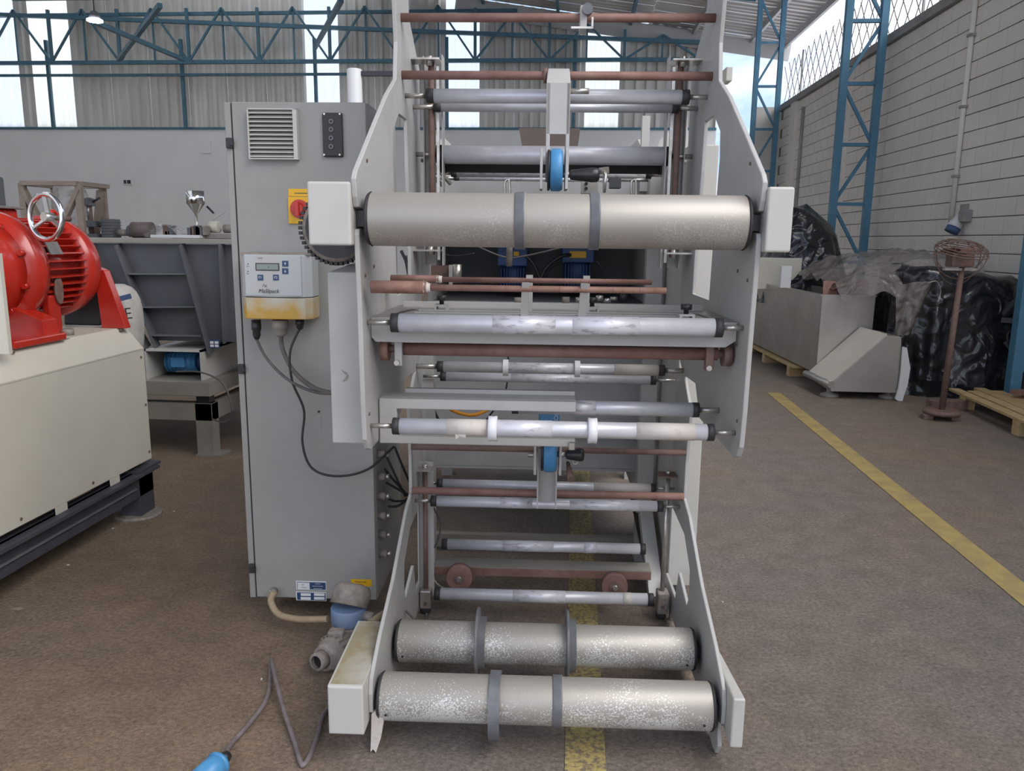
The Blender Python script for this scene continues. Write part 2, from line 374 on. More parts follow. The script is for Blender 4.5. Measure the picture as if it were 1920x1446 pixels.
struct('trim_4', o, 'block', 'plastered piers on the far part of the block wall')
# far return at the end of the block wall
struct('wall_far_corner', MB().box(4.05, 4.8, 19.0, 19.2, 0, 4.5), 'block', 'short plastered return at the far end of the block wall')

# back wall, cladding sheets, translucent sheets
YB = 27.0
wb = struct('wall_back', MB().box(-22, 4.5, YB, YB+.25, 0, 5.08), 'wallp', 'white plastered far wall below the metal cladding')
def rz_(x): return 9.1 - .143*(x+3.25)      # roof height along the gable
def corr(x0, x1, z0, pitch=.34, amp=.10):
    b = MB(); pts = []; x = x0
    while x < x1 - 1e-6:
        for dx, d in ((0, 0), (.14, 0), (.19, -amp), (.29, -amp)): 
            if x+dx <= x1: pts.append((x+dx, d))
        x += pitch
    pts.append((x1, 0))
    vs = [(px_, YB+.1+d, z0) for px_, d in pts] + [(px_, YB+.1+d, rz_(px_)) for px_, d in pts]
    n = len(pts); b.add(vs, [(i, i+1, n+i+1, n+i) for i in range(n-1)]); return b
def xb(px): return at(px, 200, y=YB).x
lights_x = [(xb(64), xb(138)), (xb(574), xb(636)), (xb(836), xb(898)), (xb(1096), xb(1160)), (xb(-200), xb(-130)), (-20.3, -19.2)]
edges = [-22.0]
for a, b_ in sorted(lights_x): edges += [a, b_]
edges.append(4.5)
wc = struct('wall_back_upper', MB().box(-22, 4.5, YB+.12, YB+.2, 5.0, 5.14), 'conc', 'grey corrugated metal cladding of the far gable with translucent strips')
for i in range(len(edges)-1):
    a, b_ = edges[i], edges[i+1]
    if i % 2: obj('translucent_panel', corr(a, b_, 5.08, .34, .03), 'skylight_warm' if i in (5, 11) else 'skylight', wc, label='bright translucent sheet')
    else:
        n = max(1, round((b_-a)/1.36)); st = (b_-a)/n
        for k in range(n): obj('cladding_sheet', corr(a+k*st+(.03 if k == 2 and i == 4 else .002), a+(k+1)*st, 5.08), 'sheet', wc)
obj('base_flashing', MB().box(-22, 4.5, YB-.04, YB+.04, 5.04, 5.12), 'teal', wc)
struct('wall_left', MB().box(-23, -22.8, -9, YB+.2, 0, 11), 'sheet', 'grey metal wall far to the left')

# roof: corrugated sheets on purlins, eave beyond the block wall
ceil = bpy.data.objects.new('ceiling', None); link(ceil, None, Mx.Translation((0, 15, 8))); ceil['kind'] = 'structure'; ceil['label'] = 'corrugated metal roof sloping down to the right'
XE = 6.6
def roof_sheet(x0, x1):
    b = MB(); prs = []; y = 0
    while y < .93-1e-6:
        for dy, d in ((0, 0), (.13, 0), (.17, .04), (.26, .04), (.30, 0)): prs.append((y+dy, d))
        y += .31
    vs = []
    for yy, d in prs:
        for x in (x0, x1): vs.append((x, yy, rz_(x)+d))
    b.add(vs, [(2*i, 2*i+1, 2*i+3, 2*i+2) for i in range(len(prs)-1)]); return b
# unseen near roof shaped for the light: right-hand bay left open, left side covered
YN, YF_ = -6.5, 6.0
for x0_, x1_, ya in ((-22, -15, YN), (-15, -7, YN), (-7, 2.2, YN), (2.2, XE, YF_)):
    protos = {}
    n = int((26.9-ya)/.93)
    for k in range(n+1):
        kind = 'skylight' if (x0_ == -15 and k % 2 == 1) else 'roofs'  # translucent strips added out of view to brighten the shed
        Wt = Mx.Translation((0, ya+k*.93, 0))
        if kind not in protos:
            q = roof_sheet(x0_, x1_); q.v = [Wt @ v for v in q.v]; protos[kind] = (obj('roof_sheet', q, kind, ceil), k)
        else:
            po, k0 = protos[kind]; clone(po, ceil, Mx.Translation((0, (k-k0)*.93, 0)) @ WM[po.name])
for x in [-20, -17, -14, -11, -8.2, -5.6, -3.1, -.7, 1.6, 3.6, 5.4, 6.45]:
    obj('purlin', MB().box(x-.04, x+.04, YN if x < 2.2 else YF_, YB-.1, rz_(x)-.22, rz_(x)-.04), 'teal' if x < 3 else 'roofs', ceil)
obj('fascia', MB().bar((-4, YB-.25, rz_(-4)-.35), (XE, YB-.25, rz_(XE)-.35), .05, .5), 'roofs', ceil, label='pale fascia beam under the roof edge')

# blue roof trusses (chord heights taken at the far gable and at the first blue tower)
def truss(name, y, x0, x1, zb, step, lab, ztop, phase=0, wd=.09, flat=False):
    t = thing(name, lab, 'roof truss', (x0, y, zb))
    obj('bottom_chord', MB().bar((x0, y, zb), (x1, y, zb), wd*1.3, wd*1.3), 'teal', t)
    obj('top_chord', MB().bar((x0, y, ztop(x0)), (x1, y, ztop(x1)), wd*1.3, wd*1.3), 'teal', t)
    x = x0 + phase; n = 0
    while x < x1 - .1:
        obj('post', MB().bar((x, y, zb), (x, y, ztop(x)), wd, wd), 'teal', t)
        xm = x + step/2
        for xx in (x, x+step):
            if x0 <= xx <= x1 and x0 <= xm <= x1: obj('diagonal', MB().bar((xx, y-.02, zb), (xm, y-.02, ztop(xm)), wd*.7, wd*.7), 'teal', t)
        if xm < x1: obj('post', MB().bar((xm, y+.03, zb), (xm, y+.03, ztop(xm)), wd*.6, wd*.6), 'teal', t)
        x += step
    return t
stp = xb(222) - xb(98)
g0 = at(98, 118, y=YB-.5)
truss('gable_truss', YB-.5, g0.x - 2*stp, 4.35, g0.z, stp, 'blue lattice truss just in front of the far cladding', lambda x: min(rz_(x)-.42, g0.z+1.66), phase=0)
t2 = truss('roof_truss', 18.6, -16.4, 4.45, 7.02, 2.3, 'blue lattice truss resting on the first blue tower, along the top of the picture', lambda x: min(rz_(x)-.3, 8.6), phase=.2, wd=.1)
truss('mid_roof_truss', 22.6, -16.0, 4.6, 8.0, 2.3, 'blue lattice truss between the far gable truss and the nearer one', lambda x: min(rz_(x)-.22, 9.6), phase=1.2, wd=.07)
t = thing('wall_girts', 'thin blue girts and posts that carry the far cladding', 'steel frame', (-10, YB-.1, 5.1))
for px in (-145, 104, 351, 597, 840, 1075): obj('post', MB().bar((xb(px), YB-.2, 5.1), (xb(px), YB-.2, 7.9), .10), 'teal', t)
gz = at(200, 141, y=YB-.3).z
obj('girt', MB().bar((-22, YB-.3, gz), (4.4, YB-.3, gz), .08), 'teal', t)
obj('girt', MB().bar((-22, YB-.3, gz+1.9), (-2, YB-.3, gz+1.9), .10), 'teal', t)
# long diagonal wind braces between the trusses
t = thing('wind_brace', 'crossed blue braces hanging between the two left roof trusses', 'brace', (-12, 22, 7.2))
for a, b_ in (((175, 40), (345, 112)), ((300, 10), (222, 112)), ((640, 0), (590, 90))):
    obj('brace', MB().bar(at(*a, y=19.5), at(*b_, y=25.5), .11, .11), 'teal', t)
# LED high-bay lamp
p = at(178, 40, y=17.5)
t = thing('ceiling_lamp', 'small lit high-bay lamp hanging under the blue truss', 'lamp', p)
obj('housing', MB().cyl(p + V((0, 0, .03)), p + V((0, 0, .2)), .14, .07), 'dark', t)
obj('lens', MB().cyl(p, p + V((0, 0, .03)), .16), 'lamp', t)
obj('cord', MB().bar(p + V((0, 0, .2)), p + V((0, 0, 1.2)), .02), 'dark', t)

# blue lattice towers
def tower(x, y, lab, h=7.0, w_=.56, d_=.28, step=.62, rev=False):
    t = thing('lattice_tower', lab, 'steel column', (x, y, 0), 0, 'blue lattice towers')
    a, b_ = x-w_/2, x+w_/2
    for xx in (a, b_):
        obj('leg', MB().box(xx-.05, xx+.05, y-.05, y+.05, 0, h), 'tower', t)
    z = .35; k = int(rev)
    while z < h:
        obj('rung', MB().box(a, b_, y-.03, y+.03, z-.025, z+.025), 'tower', t)
        if z+step < h:
            p0, p1 = ((a, b_) if k % 2 else (b_, a))
            obj('diagonal', MB().bar((p0, y+.02, z), (p1, y+.02, z+step), .045), 'tower', t)
        z += step; k += 1
    obj('base_plate', MB().box(a-.10, b_+.06, y-.15, y+.15, 0, .02), 'tower', t)
    return t
tower(4.13, 18.5, 'blue lattice steel tower farthest away, at the end of the block wall', w_=.50, step=.9)
tower(4.12, 12.45, 'blue lattice steel tower rising behind the bundle in black plastic', h=7.7, w_=.50, step=.86, rev=True)
tower(4.345, 7.65, 'nearest blue lattice tower, cut by the right edge of the photo', h=7.6, w_=.34, step=.86)

# mesh fence on top of the wall
t = thing('diamond_mesh_fence', 'diamond wire security mesh standing on the block wall against the sky', 'fence', (XW+.1, 13, 4.52))
fb = MB(); dz = .46; y = 6.0
for k in range(46):
    yy = 6.0 + k*.37
    if yy+.37*2 > 19.6: break
    for sgn in (1, -1):
        ya = yy if sgn > 0 else yy+.37*2
        q0 = V((XW+.1, ya, 4.5)); q1 = V((XW+.1+random.uniform(-.02, .02), ya+sgn*.37*2, 4.5+.92+random.uniform(0, .08)))
        fb.bar(q0, q1, .011)
o = obj('mesh_wires', fb, 'galv', t); o['kind'] = 'stuff'
for yy in (9.0, 12.0, 15.0, 18.0): obj('post', MB().bar((XW+.12, yy, 4.5), (XW+.12, yy, 5.5), .03), 'galv', t)
# conduits on the wall with the socket below
cy = at(1830, 0, x=XW-.03).y
t = thing('wall_conduit', 'painted vertical conduit pipe running down the block wall to the socket', 'pipe', (XW-.03, cy, 1.7))
obj('pipe', MB().cyl((XW-.035, cy, 1.75), (XW-.035, cy, 4.4), .03, seg=14), 'block', t)
for z in (2.3, 3.1, 3.9): obj('clip', MB().box(XW-.07, XW, cy-.05, cy+.05, z-.015, z+.015), 'conc', t)
p = at(1806, 408, x=XW-.08)
t = thing('wall_socket', 'grey and blue industrial socket fixed to the block wall', 'socket', (XW, p.y, p.z))
obj('box', MB().box(XW-.10, XW, p.y-.05, p.y+.09, p.z-.05, p.z+.09), 'conc', t, bev=.008)
obj('back_plate', MB().box(XW-.03, XW, p.y+.05, p.y+.22, p.z-.02, p.z+.16), 'galv', t, bev=.005)
obj('socket_body', MB().prof((XW-.05, p.y+.13, p.z+.03), (XW-.12, p.y+.13, p.z-.12), [(0, .05), (.5, .06), (.6, .075), (1, .075)], 20), 'paperw', t)
obj('socket_cap', MB().cyl((XW-.11, p.y+.13, p.z-.11), (XW-.14, p.y+.13, p.z-.17), .08), 'inkb', t)
cy2 = 17.1
o = obj('thin_conduit', MB().cyl((XW-.03, cy2, .5), (XW-.03, cy2, 4.2), .035, seg=10), 'conc'); tag(o, 'dark thin conduit near the far corner of the block wall', 'pipe')
# pale junction box outside the right plate, near the sky
# small things on the far wall
p = at(385, 276, y=YB-.03)
o = obj('paper_notice', MB().box(p.x-.18, p.x+.18, YB-.03, YB-.01, p.z-.2, p.z+.2), 'paperw'); tag(o, 'white paper notice curling on the far white wall', 'paper')
p = at(239, 341, y=YB-.04)
t = thing('wall_switch', 'small dark double switch on the far white wall', 'switch', p)
obj('plate', MB().box(p.x-.16, p.x+.16, YB-.05, YB, p.z-.09, p.z+.09), 'paperw', t)
obj('rocker', MB().box(p.x-.12, p.x-.04, YB-.07, YB-.04, p.z-.06, p.z+.06), 'dark', t); obj('rocker', MB().box(p.x+.0, p.x+.12, YB-.07, YB-.04, p.z-.06, p.z+.06), 'dark', t)

# ================================================================== UNWINDING STAND
XL, XR, TH = -.47, .54, .013
base = MACH @ V((.035, 2.55, 0))
US = thing('film_unwinding_stand', 'tall light grey film unwinding stand with steel drums, rollers and rusty rods in the middle', 'machine', base, math.radians(2.3))
def mb(): return MB(MACH)
slot = [(2.787,1.896),(2.636,1.893),(2.535,1.833),(2.519,1.746),(2.531,1.651),(2.545,1.474),(2.557,1.313),(2.841,1.314),(2.835,1.47),(2.796,1.737)]
def notch(y0, z0, hy, hz):   # shaft slot opening to the front
    return [(y0-hy, z0+hz), (y0+.04, z0+hz), (y0+.055, z0), (y0+.04, z0-hz)]
front = [(2.60,2.75),(2.60,2.24),(2.625,2.11),(2.60,1.993),(2.45,1.92),(2.25,1.80),(2.03,1.665),(2.012,1.645),(2.018,1.60),(2.03,1.575),(2.085,1.57),(2.10,1.525),(2.04,1.52),(2.03,1.505),
         (2.045,1.30),(2.055,1.05),(2.065,.955),(2.085,.925),(2.12,.912)]
back = [(2.60,.912),(2.70,1.013),(2.93,1.003),(3.05,1.06),(3.08,1.25),(3.08,2.12),(2.86,2.24),(2.80,2.75)]
for x0, x1 in ((XL-TH, XL), (XR, XR+TH)):
    obj('upper_side_plate', mb().prism(front+back, 'x', x0, x1, [slot]), 'paint', US, bev=.002, segs=1)
lowf = [(2.77,.90),(2.80,.70),(2.80,.56),(2.69,.53),(2.43,.385),(2.20,.30),(2.075,.235),(2.062,.19),(2.066,.13),(2.095,.118),(2.10,.09),(2.085,.045),(2.11,.005),(2.16,.0),(2.24,.03),(2.45,.045),(2.80,.03)]
lowb = [(3.12,.03),(3.10,.135),(2.867,.133),(2.82,.262),(2.64,.215),(2.61,.262),(2.62,.36),(2.75,.44),(3.04,.45),(3.08,.62),(3.08,1.0),(2.95,1.02)]
for x0, x1 in ((XL-TH, XL), (XR, XR+TH)):
    obj('lower_side_plate', mb().prism(lowf+lowb, 'x', x0+.0005, x1-.0005), 'paint', US, bev=.002, segs=1)
# small screws on the plates
for yy, zz in ((2.09, 1.40), (2.16, 1.22), (2.14, 1.70), (2.10, 1.02), (2.2, 1.42)):
    obj('screw', mb().cyl((XL, yy, zz), (XL+.003, yy, zz), .005, seg=8), 'rustd', US); obj('screw', mb().cyl((XR-.003, yy, zz), (XR, yy, zz), .005, seg=8), 'rustd', US)

def roller(pl, pr, y, rpx, m='alu', cap=.022, cm='rubber', sr=.0085, sl=True, name='guide_roller', sm='steel', shaft=None, zoff=0, tapes=(), label=None):
    a = mat_(*pl, y=y); b = mat_(*pr, y=y); z = (a.z+b.z)/2+zoff; r = rpx/2/F*zc(y, z)
    o = obj(name, mb().cyl((a.x+cap, y, z), (b.x-cap, y, z), r, seg=36), m, US, label=label)
    obj('end_cap', mb().cyl((a.x, y, z), (a.x+cap+.001, y, z), r*1.04), cm, o); obj('end_cap', mb().cyl((b.x-cap-.001, y, z), (b.x, y, z), r*1.04), cm, o)
    s0, s1 = shaft if shaft else (XL, XR)
    obj('shaft', mb().cyl((s0, y, z), (a.x+.002, y, z), sr, seg=14), sm, o); obj('shaft', mb().cyl((b.x-.002, y, z), (s1, y, z), sr, seg=14), sm, o)
    for t0, t1, tm in tapes: obj('tape_wrap' if tm == 'tape' else 'worn_band', mb().cyl((a.x+(b.x-a.x)*t0, y, z), (a.x+(b.x-a.x)*t1, y, z), r+.0009, seg=36), tm, o)
    return o, V((0, y, z)), r, a.x, b.x
def rod(pl, pr, y, rpx, m='rust', name='cross_rod', x0=None, x1=None, seg=20):
    a = mat_(*pl, y=y); b = mat_(*pr, y=y); z = (a.z+b.z)/2; r = rpx/2/F*zc(y, z)
    return obj(name, mb().cyl((a.x if x0 is None else x0, y, z), (b.x if x1 is None else x1, y, z), r, seg=seg), m, US), z, r
# --- upper part
_, zt, _ = rod((757, 31), (1345, 36), 2.70, 16, x0=XL, x1=XR)
_, zr2, rr2 = rod((758, 141), (1350, 143), 2.70, 16, x0=XL, x1=XR)
roller((800, 180), (1292, 182), 2.76, 26, cap=.024)
roller((815, 201), (1272, 203), 2.92, 17)
roller((819, 291), (1257, 292), 2.98, 34, m='alu')
o, c, r, a, b = roller((826, 302), (1247, 303), 3.10, 44, m='rubber', label='black rubber covered roller')
roller((846, 325), (1221, 327), 3.36, 15, m='aluw', shaft=(-.46, .50))
roller((852, 335), (1150, 336), 3.6, 9, m='aluw', shaft=(-.46, .50))
# clamp on the top rod
p = mat_(1100, 34, y=2.68)
o = obj('rod_clamp', mb().box(p.x-.022, p.x+.0, 2.655, 2.74, p.z-.035, p.z+.032), 'paint', US, bev=.003)
obj('knob', mb().cyl((p.x+.0, 2.64, p.z+.018), (p.x+.0, 2.67, p.z+.018), .017), 'collar', o)
obj('guide_pin', mb().bar((p.x-.05, 2.65, p.z-.036), (p.x+.02, 2.65, p.z-.036), .006), 'steel', o); obj('guide_pin', mb().bar((p.x+.017, 2.65, p.z-.036), (p.x+.017, 2.65, p.z-.005), .006), 'steel', o)
# vertical adjusting spindles and their channels
for sx, x0, tops in ((1, XL, 0), (-1, XR, 1)):
    xs = lambda t: x0+sx*t
    b = mb().box(xs(.03), xs(.07), 3.0, 3.005, 1.40, 2.14); b.box(xs(.03), xs(.034), 2.96, 3.0, 1.40, 2.14); b.box(xs(.10), xs(.104), 2.94, 3.0, 1.40, 2.14)
    obj('spindle_channel', b, 'paint', US)
    o = obj('threaded_spindle', mb().cyl((xs(.065), 2.93, 1.44), (xs(.065), 2.93, 2.12), .011, seg=12), 'rustd', US)
    obj('chain', mb().box(xs(.083), xs(.093), 2.93, 2.94, 1.42, 2.10), 'steel', US)
    for zz in (1.455, 2.115):
        k = obj('spindle_bracket', mb().box(xs(.0), xs(.10), 2.88, 2.97, zz-.003, zz+.003), 'steel', US)
        obj('bolt', mb().cyl((xs(.06), 2.92, zz-.018), (xs(.06), 2.92, zz+.016), .011, seg=6), 'steel', k)
# --- brake arm, upper
def arm_upper():
    y = 2.62; x0, x1 = mat_(1025, 200, y=y).x, mat_(1069, 200, y=y).x
    zT = mat_(1047, 122, y=y).z; zk = mat_(1047, 155, y=y).z; zm = mat_(1047, 252, y=y).z; zb_ = mat_(1047, 338, y=y).z
    b = mb()
    b.box(x0, x1, y, y+.006, zm, zk)
    b.add([(x0, y, zk), (x1, y, zk), (x1-.003, y+.05, zT), (x0+.003, y+.05, zT), (x0, y+.006, zk), (x1, y+.006, zk), (x1-.003, y+.056, zT), (x0+.003, y+.056, zT)], [(0,1,2,3),(7,6,5,4),(0,4,5,1),(1,5,6,2),(2,6,7,3),(3,7,4,0)])
    for xx in (x0, x1-.012): b.box(xx, xx+.012, y, y+.10, zb_, zk)
    o = obj('brake_arm', b, 'paint', US, bev=.0015, segs=1)
    obj('pivot_pin', mb().cyl((x1, y+.03, zk-.02), (x1+.06, y+.03, zk-.02), .009), 'steel', o)
    obj('sleeve', mb().cyl((x0-.012, 2.70, zr2), (x0, 2.70, zr2), .024), 'rustd', o)
    return x0, x1, y, zb_
ax0, ax1, ay, azb = arm_upper()
def brake(cx, y, z, hw, R, kx, kz, knobd, zb0, zb1, lab):
    b = mb().prof((cx-hw, y, z), (cx+hw, y, z), [(0, R*.86), (.12, R), (.8, R), (1, R*.92)], 40)
    o = obj('brake_disc_housing', b, 'bluep', US, label=lab)
    obj('inner_disc', mb().cyl((cx-hw-.008, y+.005, z), (cx-hw, y+.005, z), R*.97), 'dark', o)
    for xx in (cx-hw-.028, cx+hw+.012):
        k = obj('brake_bracket', mb().box(xx-.004, xx+.005, y-.045, y+.06, zb0, zb1), 'paint', US, bev=.0015, segs=1)
    g = obj('knob', mb().prof((cx+kx, y-.02, kz), (cx+kx+knobd, y-.02, kz), [(0, .014), (.05, .016), (.75, .023), (.93, .022), (1, .015)], 28), 'dark', US)
    obj('knob_spindle', mb().cyl((cx+hw, y-.02, kz), (cx+kx, y-.02, kz), .009, seg=12), 'steel', g)
    return o
p0 = mat_(1043, 318, y=2.58)
brake(p0.x, 2.60, p0.z, .020, .066, .044, mat_(1095, 328, y=2.58).z, .093, p0.z-.062, p0.z+.062, 'blue brake disc housing with black knob, upper')
p = mat_(1126, 335, y=2.62)
o = obj('brake_lever', mb().bar((p.x-.004, 2.58, p.z+.02), (p.x+.022, 2.63, p.z+.028), .012, .02), 'steel', US); obj('lever_plate', mb().cyl((p.x+.008, 2.60, p.z-.01), (p.x+.016, 2.60, p.z-.01), .035), 'steel', o)
obj('black_clamp', mb().box(p.x+.03, p.x+.065, 2.6, 2.65, p.z-.03, p.z+.0), 'dark', US)
for px in (953, 1190):
    q = mat_(px, 345, y=2.9); obj('hook_bracket', mb().tube(smooth_path([(q.x-.01, 2.9, q.z-.04), (q.x-.012, 2.9, q.z+.005), (q.x+.002, 2.9, q.z+.014), (q.x+.006, 2.9, q.z-.02), (q.x+.006, 2.9, q.z-.05)], 5), .0045), 'steel', US)
# --- big upper drum
def drum(name, pl, pr, y, z, r, m, lab, shaft=None):
    o = obj(name, mb().prof((pl, y, z), (pr, y, z), [(0, r*.97), (.004, r), (.996, r), (1, r*.97)], 64), m, US, label=lab)
    obj('shaft', mb().box(pl-.035, pl+.01, y-.025, y+.025, z-.02, z+.02), 'dark', o); obj('shaft', mb().box(pr-.01, pr+.035, y-.025, y+.025, z-.02, z+.02), 'dark', o)
    for xx, s_ in ((pl, -1), (pr, 1)): obj('end_ring', mb().cyl((xx, y, z), (xx+s_*.008, y, z), r*1.03, r*.95), 'rubber', o)
    return o
D1 = drum('winding_drum', -.446, .517, 2.08, 1.5465, .069, 'drum_top', 'large worn nickel drum at eye height')
def clip_collar(parent, pxa, pxb, py, y, z, r, m='collar', mid=None, thick=.004):
    a, b = mat_(pxa, py, y=y-r).x, mat_(pxb, py, y=y-r).x
    o = obj('collar', mb().prof((a, y, z), (b, y, z), [(0, r), (0, r+thick*.7), (.1, r+thick), (.85, r+thick), (1, r+thick*1.2), (1, r)], 56, caps=False), m, parent)
    obj('ring_edge', mb().ring((b-.0005, y, z), (b+.0008, y, z), r+thick*1.15, r-.001, 56), 'paint', parent)
clip_collar(D1, 964, 983, 410, 2.08, 1.5465, .069); clip_collar(D1, 1107, 1126, 410, 2.08, 1.5465, .069)
# covers over the drum bearings
obj('bearing_cover', mb().box(-.592, XL-TH, 2.0, 2.33, 1.478, 1.636), 'cover', US, bev=.006, segs=3, label='light grey box cover left of the upper drum')
obj('bearing_cover', mb().box(XR+TH, .617, 2.0, 2.30, 1.474, 1.633), 'cover', US, bev=.006, segs=3, label='pale box cover right of the upper drum')
# coiled drive wheel half hidden behind the left cover
wz, wy, wx = mat_(632, 428, y=2.32).z, 2.36, mat_(632, 428, y=2.36).x
o = obj('drive_wheel', mb().prof((wx, 2.335, wz), (wx, 2.40, wz), [(0, .075), (0, .098), (.3, .103), (1, .103)], 56), 'dust', US)
tb = mb()
for k in range(44):
    an = 2*PI*k/44; q = V((wx+.104*math.cos(an), 2.345, wz+.104*math.sin(an))); tb.box(q.x-.005, q.x+.005, 2.333, 2.36, q.z-.005, q.z+.005)
obj('rim_teeth', tb, 'rubber', o); obj('wheel_face', mb().cyl((wx, 2.333, wz), (wx, 2.338, wz), .088), 'dark', o)
# tall box on the outside of the left plate
obj('tall_cover', mb().prism([(2.15, .92), (2.15, 1.405), (2.52, 1.425), (2.52, .92)], 'x', -.588, XL-TH), 'paint', US, bev=.004, label='tall light grey box beside the left plate')
b = mb(); xm = mat_(648, 705, y=2.149); zz = xm.z; x_ = xm.x
b.prism([(x_-.012, zz+.016), (x_+.003, zz+.010), (x_+.009, zz+.0), (x_+.002, zz-.013), (x_-.010, zz-.017), (x_-.004, zz-.009), (x_+.002, zz), (x_-.002, zz+.006)], 'y', 2.1485, 2.150)
obj('sticker_residue', b, 'dust', US)
# --- table
tz = 1.283
b = mb(); b.box(XL+.004, XR-.004, 2.15, 2.56, tz-.006, tz)
obj('table_top', b, 'galv', US, bev=.001, segs=1)
obj('table_front', mb().prism([(XL+.002, tz), (XL+.002, tz-.055), (XL+.014, tz-.068), (XR-.035, tz-.068), (XR-.008, tz-.05), (XR-.008, tz)], 'y', 2.145, 2.151), 'paint', US)
for yy in (2.28, 2.36, 2.44): obj('table_rail', mb().box(XL+.1, XR-.1, yy, yy+.012, tz, tz+.004), 'paint', US)
obj('table_rear_bar', mb().box(XL+.03, XR-.03, 2.50, 2.52, tz+.0, tz+.016), 'paint', US)
for px, s_ in ((757, 1), (1318, -1)):
    q = mat_(px, 580, y=2.35); obj('table_slot', mb().add([(q.x-.01, 2.27, tz+.001), (q.x+.004, 2.27, tz+.001), (q.x+.03*s_, 2.40, tz+.001), (q.x+.012*s_, 2.40, tz+.001)], [(0,1,2,3)]), 'dark', US)
# table roller
roller((734, 606), (1354, 614), 2.105, 35, m='alu', cap=.02, tapes=((.31, .50, 'aluw'), (.55, .75, 'aluw')), sr=.0075)
# rusty ruler rods on brackets above the table
def ruler(pl, pr, y, hexw, hexe, rpx, m):
    a = mat_(*pl, y=y); b = mat_(*pr, y=y); z = (a.z+b.z)/2; r = rpx/2/F*zc(y, z); xh = mat_(*hexe, y=y).x
    o = obj('ruler_rod', mb().cyl((xh, y, z), (b.x, y, z), r, seg=18), m, US)
    obj('hexagon_grip', mb().cyl((a.x, y, z), (xh, y, z), hexw/2/F*zc(y, z), seg=6), m, o)
    obj('tape_wrap', mb().cyl((xh-.008, y, z), (xh+.01, y, z), hexw/2/F*zc(y, z)*.98, r*1.3, seg=9), 'tape', o)
    for k in range(1, 9): xx = xh + (b.x-xh)*k/9; obj('groove', mb().cyl((xx, y, z), (xx+.0012, y, z), r*1.015, seg=18), 'rustd', o)
    return z
zra = ruler((696, 536), (1249, 547), 2.06, 27, (800, 537), 12, 'rustl')
zrb = ruler((733, 523), (1222, 529), 2.36, 17, (823, 524), 10, 'rust')
for pa, pb in ((983, 992), (1092, 1098)):
    x0 = mat_(pa, 560, y=2.08).x; x1 = mat_(pb+2, 540, y=2.38).x
    k = obj('ruler_bracket', mb().add([(x0-.010, 2.10, tz+.006), (x0+.010, 2.10, tz+.006), (x0+.013, 2.045, zra+.016), (x0-.006, 2.045, zra+.016), (x0-.010, 2.115, tz+.006), (x0+.010, 2.115, tz+.006), (x0+.013, 2.075, zra+.016), (x0-.006, 2.075, zra+.016)], [(0,1,2,3),(7,6,5,4),(0,4,5,1),(1,5,6,2),(2,6,7,3),(3,7,4,0)]), 'paint', US)
    obj('bracket_foot', mb().box(x0-.016, x0+.016, 2.10, 2.17, tz, tz+.012), 'steel', k)
    k = obj('ruler_bracket', mb().box(x1-.012, x1+.008, 2.355, 2.375, tz, zrb+.016), 'paint', US)
for px, py, y in ((829, 566, 2.40), (1110, 568, 2.40), (1285, 592, 2.20)):
    q = mat_(px, py, y=y); s_ = 1.0 if y > 2.3 else 1.05
    k = obj('c_clamp', mb().prism([(q.x-.02*s_, tz), (q.x-.02*s_, tz+.018), (q.x+.02*s_, tz+.018), (q.x+.02*s_, tz), (q.x+.014, tz), (q.x+.014, tz+.013), (q.x-.014, tz+.013), (q.x-.014, tz)], 'y', y-.03, y+.02), 'paint', US)
    obj('knob', mb().prof((q.x, y-.01, tz+.018), (q.x, y-.01, tz+.045), [(0, .007), (.4, .007), (.45, .015), (1, .016)], 20), 'dark', k)
# --- rusty threaded shaft with hand wheels below the table
o, zz, r = rod((752, 655), (1340, 663), 2.20, 24, x0=mat_(757, 655, y=2.20).x, x1=mat_(1345, 663, y=2.20).x, name='rusty_shaft')
for pw, pc, s_ in ((723, 750, -1), (1362, 1328, 1)):
    xw = mat_(pw, 658, y=2.20).x; xc = mat_(pc, 660, y=2.20).x
    k = obj('hand_wheel', mb().cyl((xw-.011, 2.20, zz), (xw+.011, 2.20, zz), .034, seg=30), 'rustl' if s_ < 0 else 'rustd', US)
    obj('hub', mb().cyl((xw, 2.20, zz), (xc, 2.20, zz), .011), 'rustd', k)
    k = obj('shaft_hanger', mb().box(xc-.011, xc+.011, 2.17, 2.20, zz-.045, tz-.06), 'paint' if s_ < 0 else 'rustd', US, bev=.003)  # right hanger takes the dark rust colour to stand for its shadow
    obj('bolt', mb().cyl((xc-.003, 2.16, zz-.035), (xc-.003, 2.17, zz-.035), .008, seg=8), 'steel', k)
# --- rear rollers under the table
o, c, r, a, b = roller((820, 688), (1246, 694), 2.93, 20, m='alu', tapes=((.31, .62, 'aluw'), (.78, .97, 'tape')), sr=.010)
for px in (948, 1083): xx = mat_(px, 688, y=2.91).x; obj('white_ring', mb().ring((xx-.010, c.y, c.z), (xx+.010, c.y, c.z), r*1.55, r*.98), 'white', o)
roller((826, 707), (1230, 712), 3.10, 17, m='alu', tapes=((.33, .7, 'aluw'),), sr=.006)
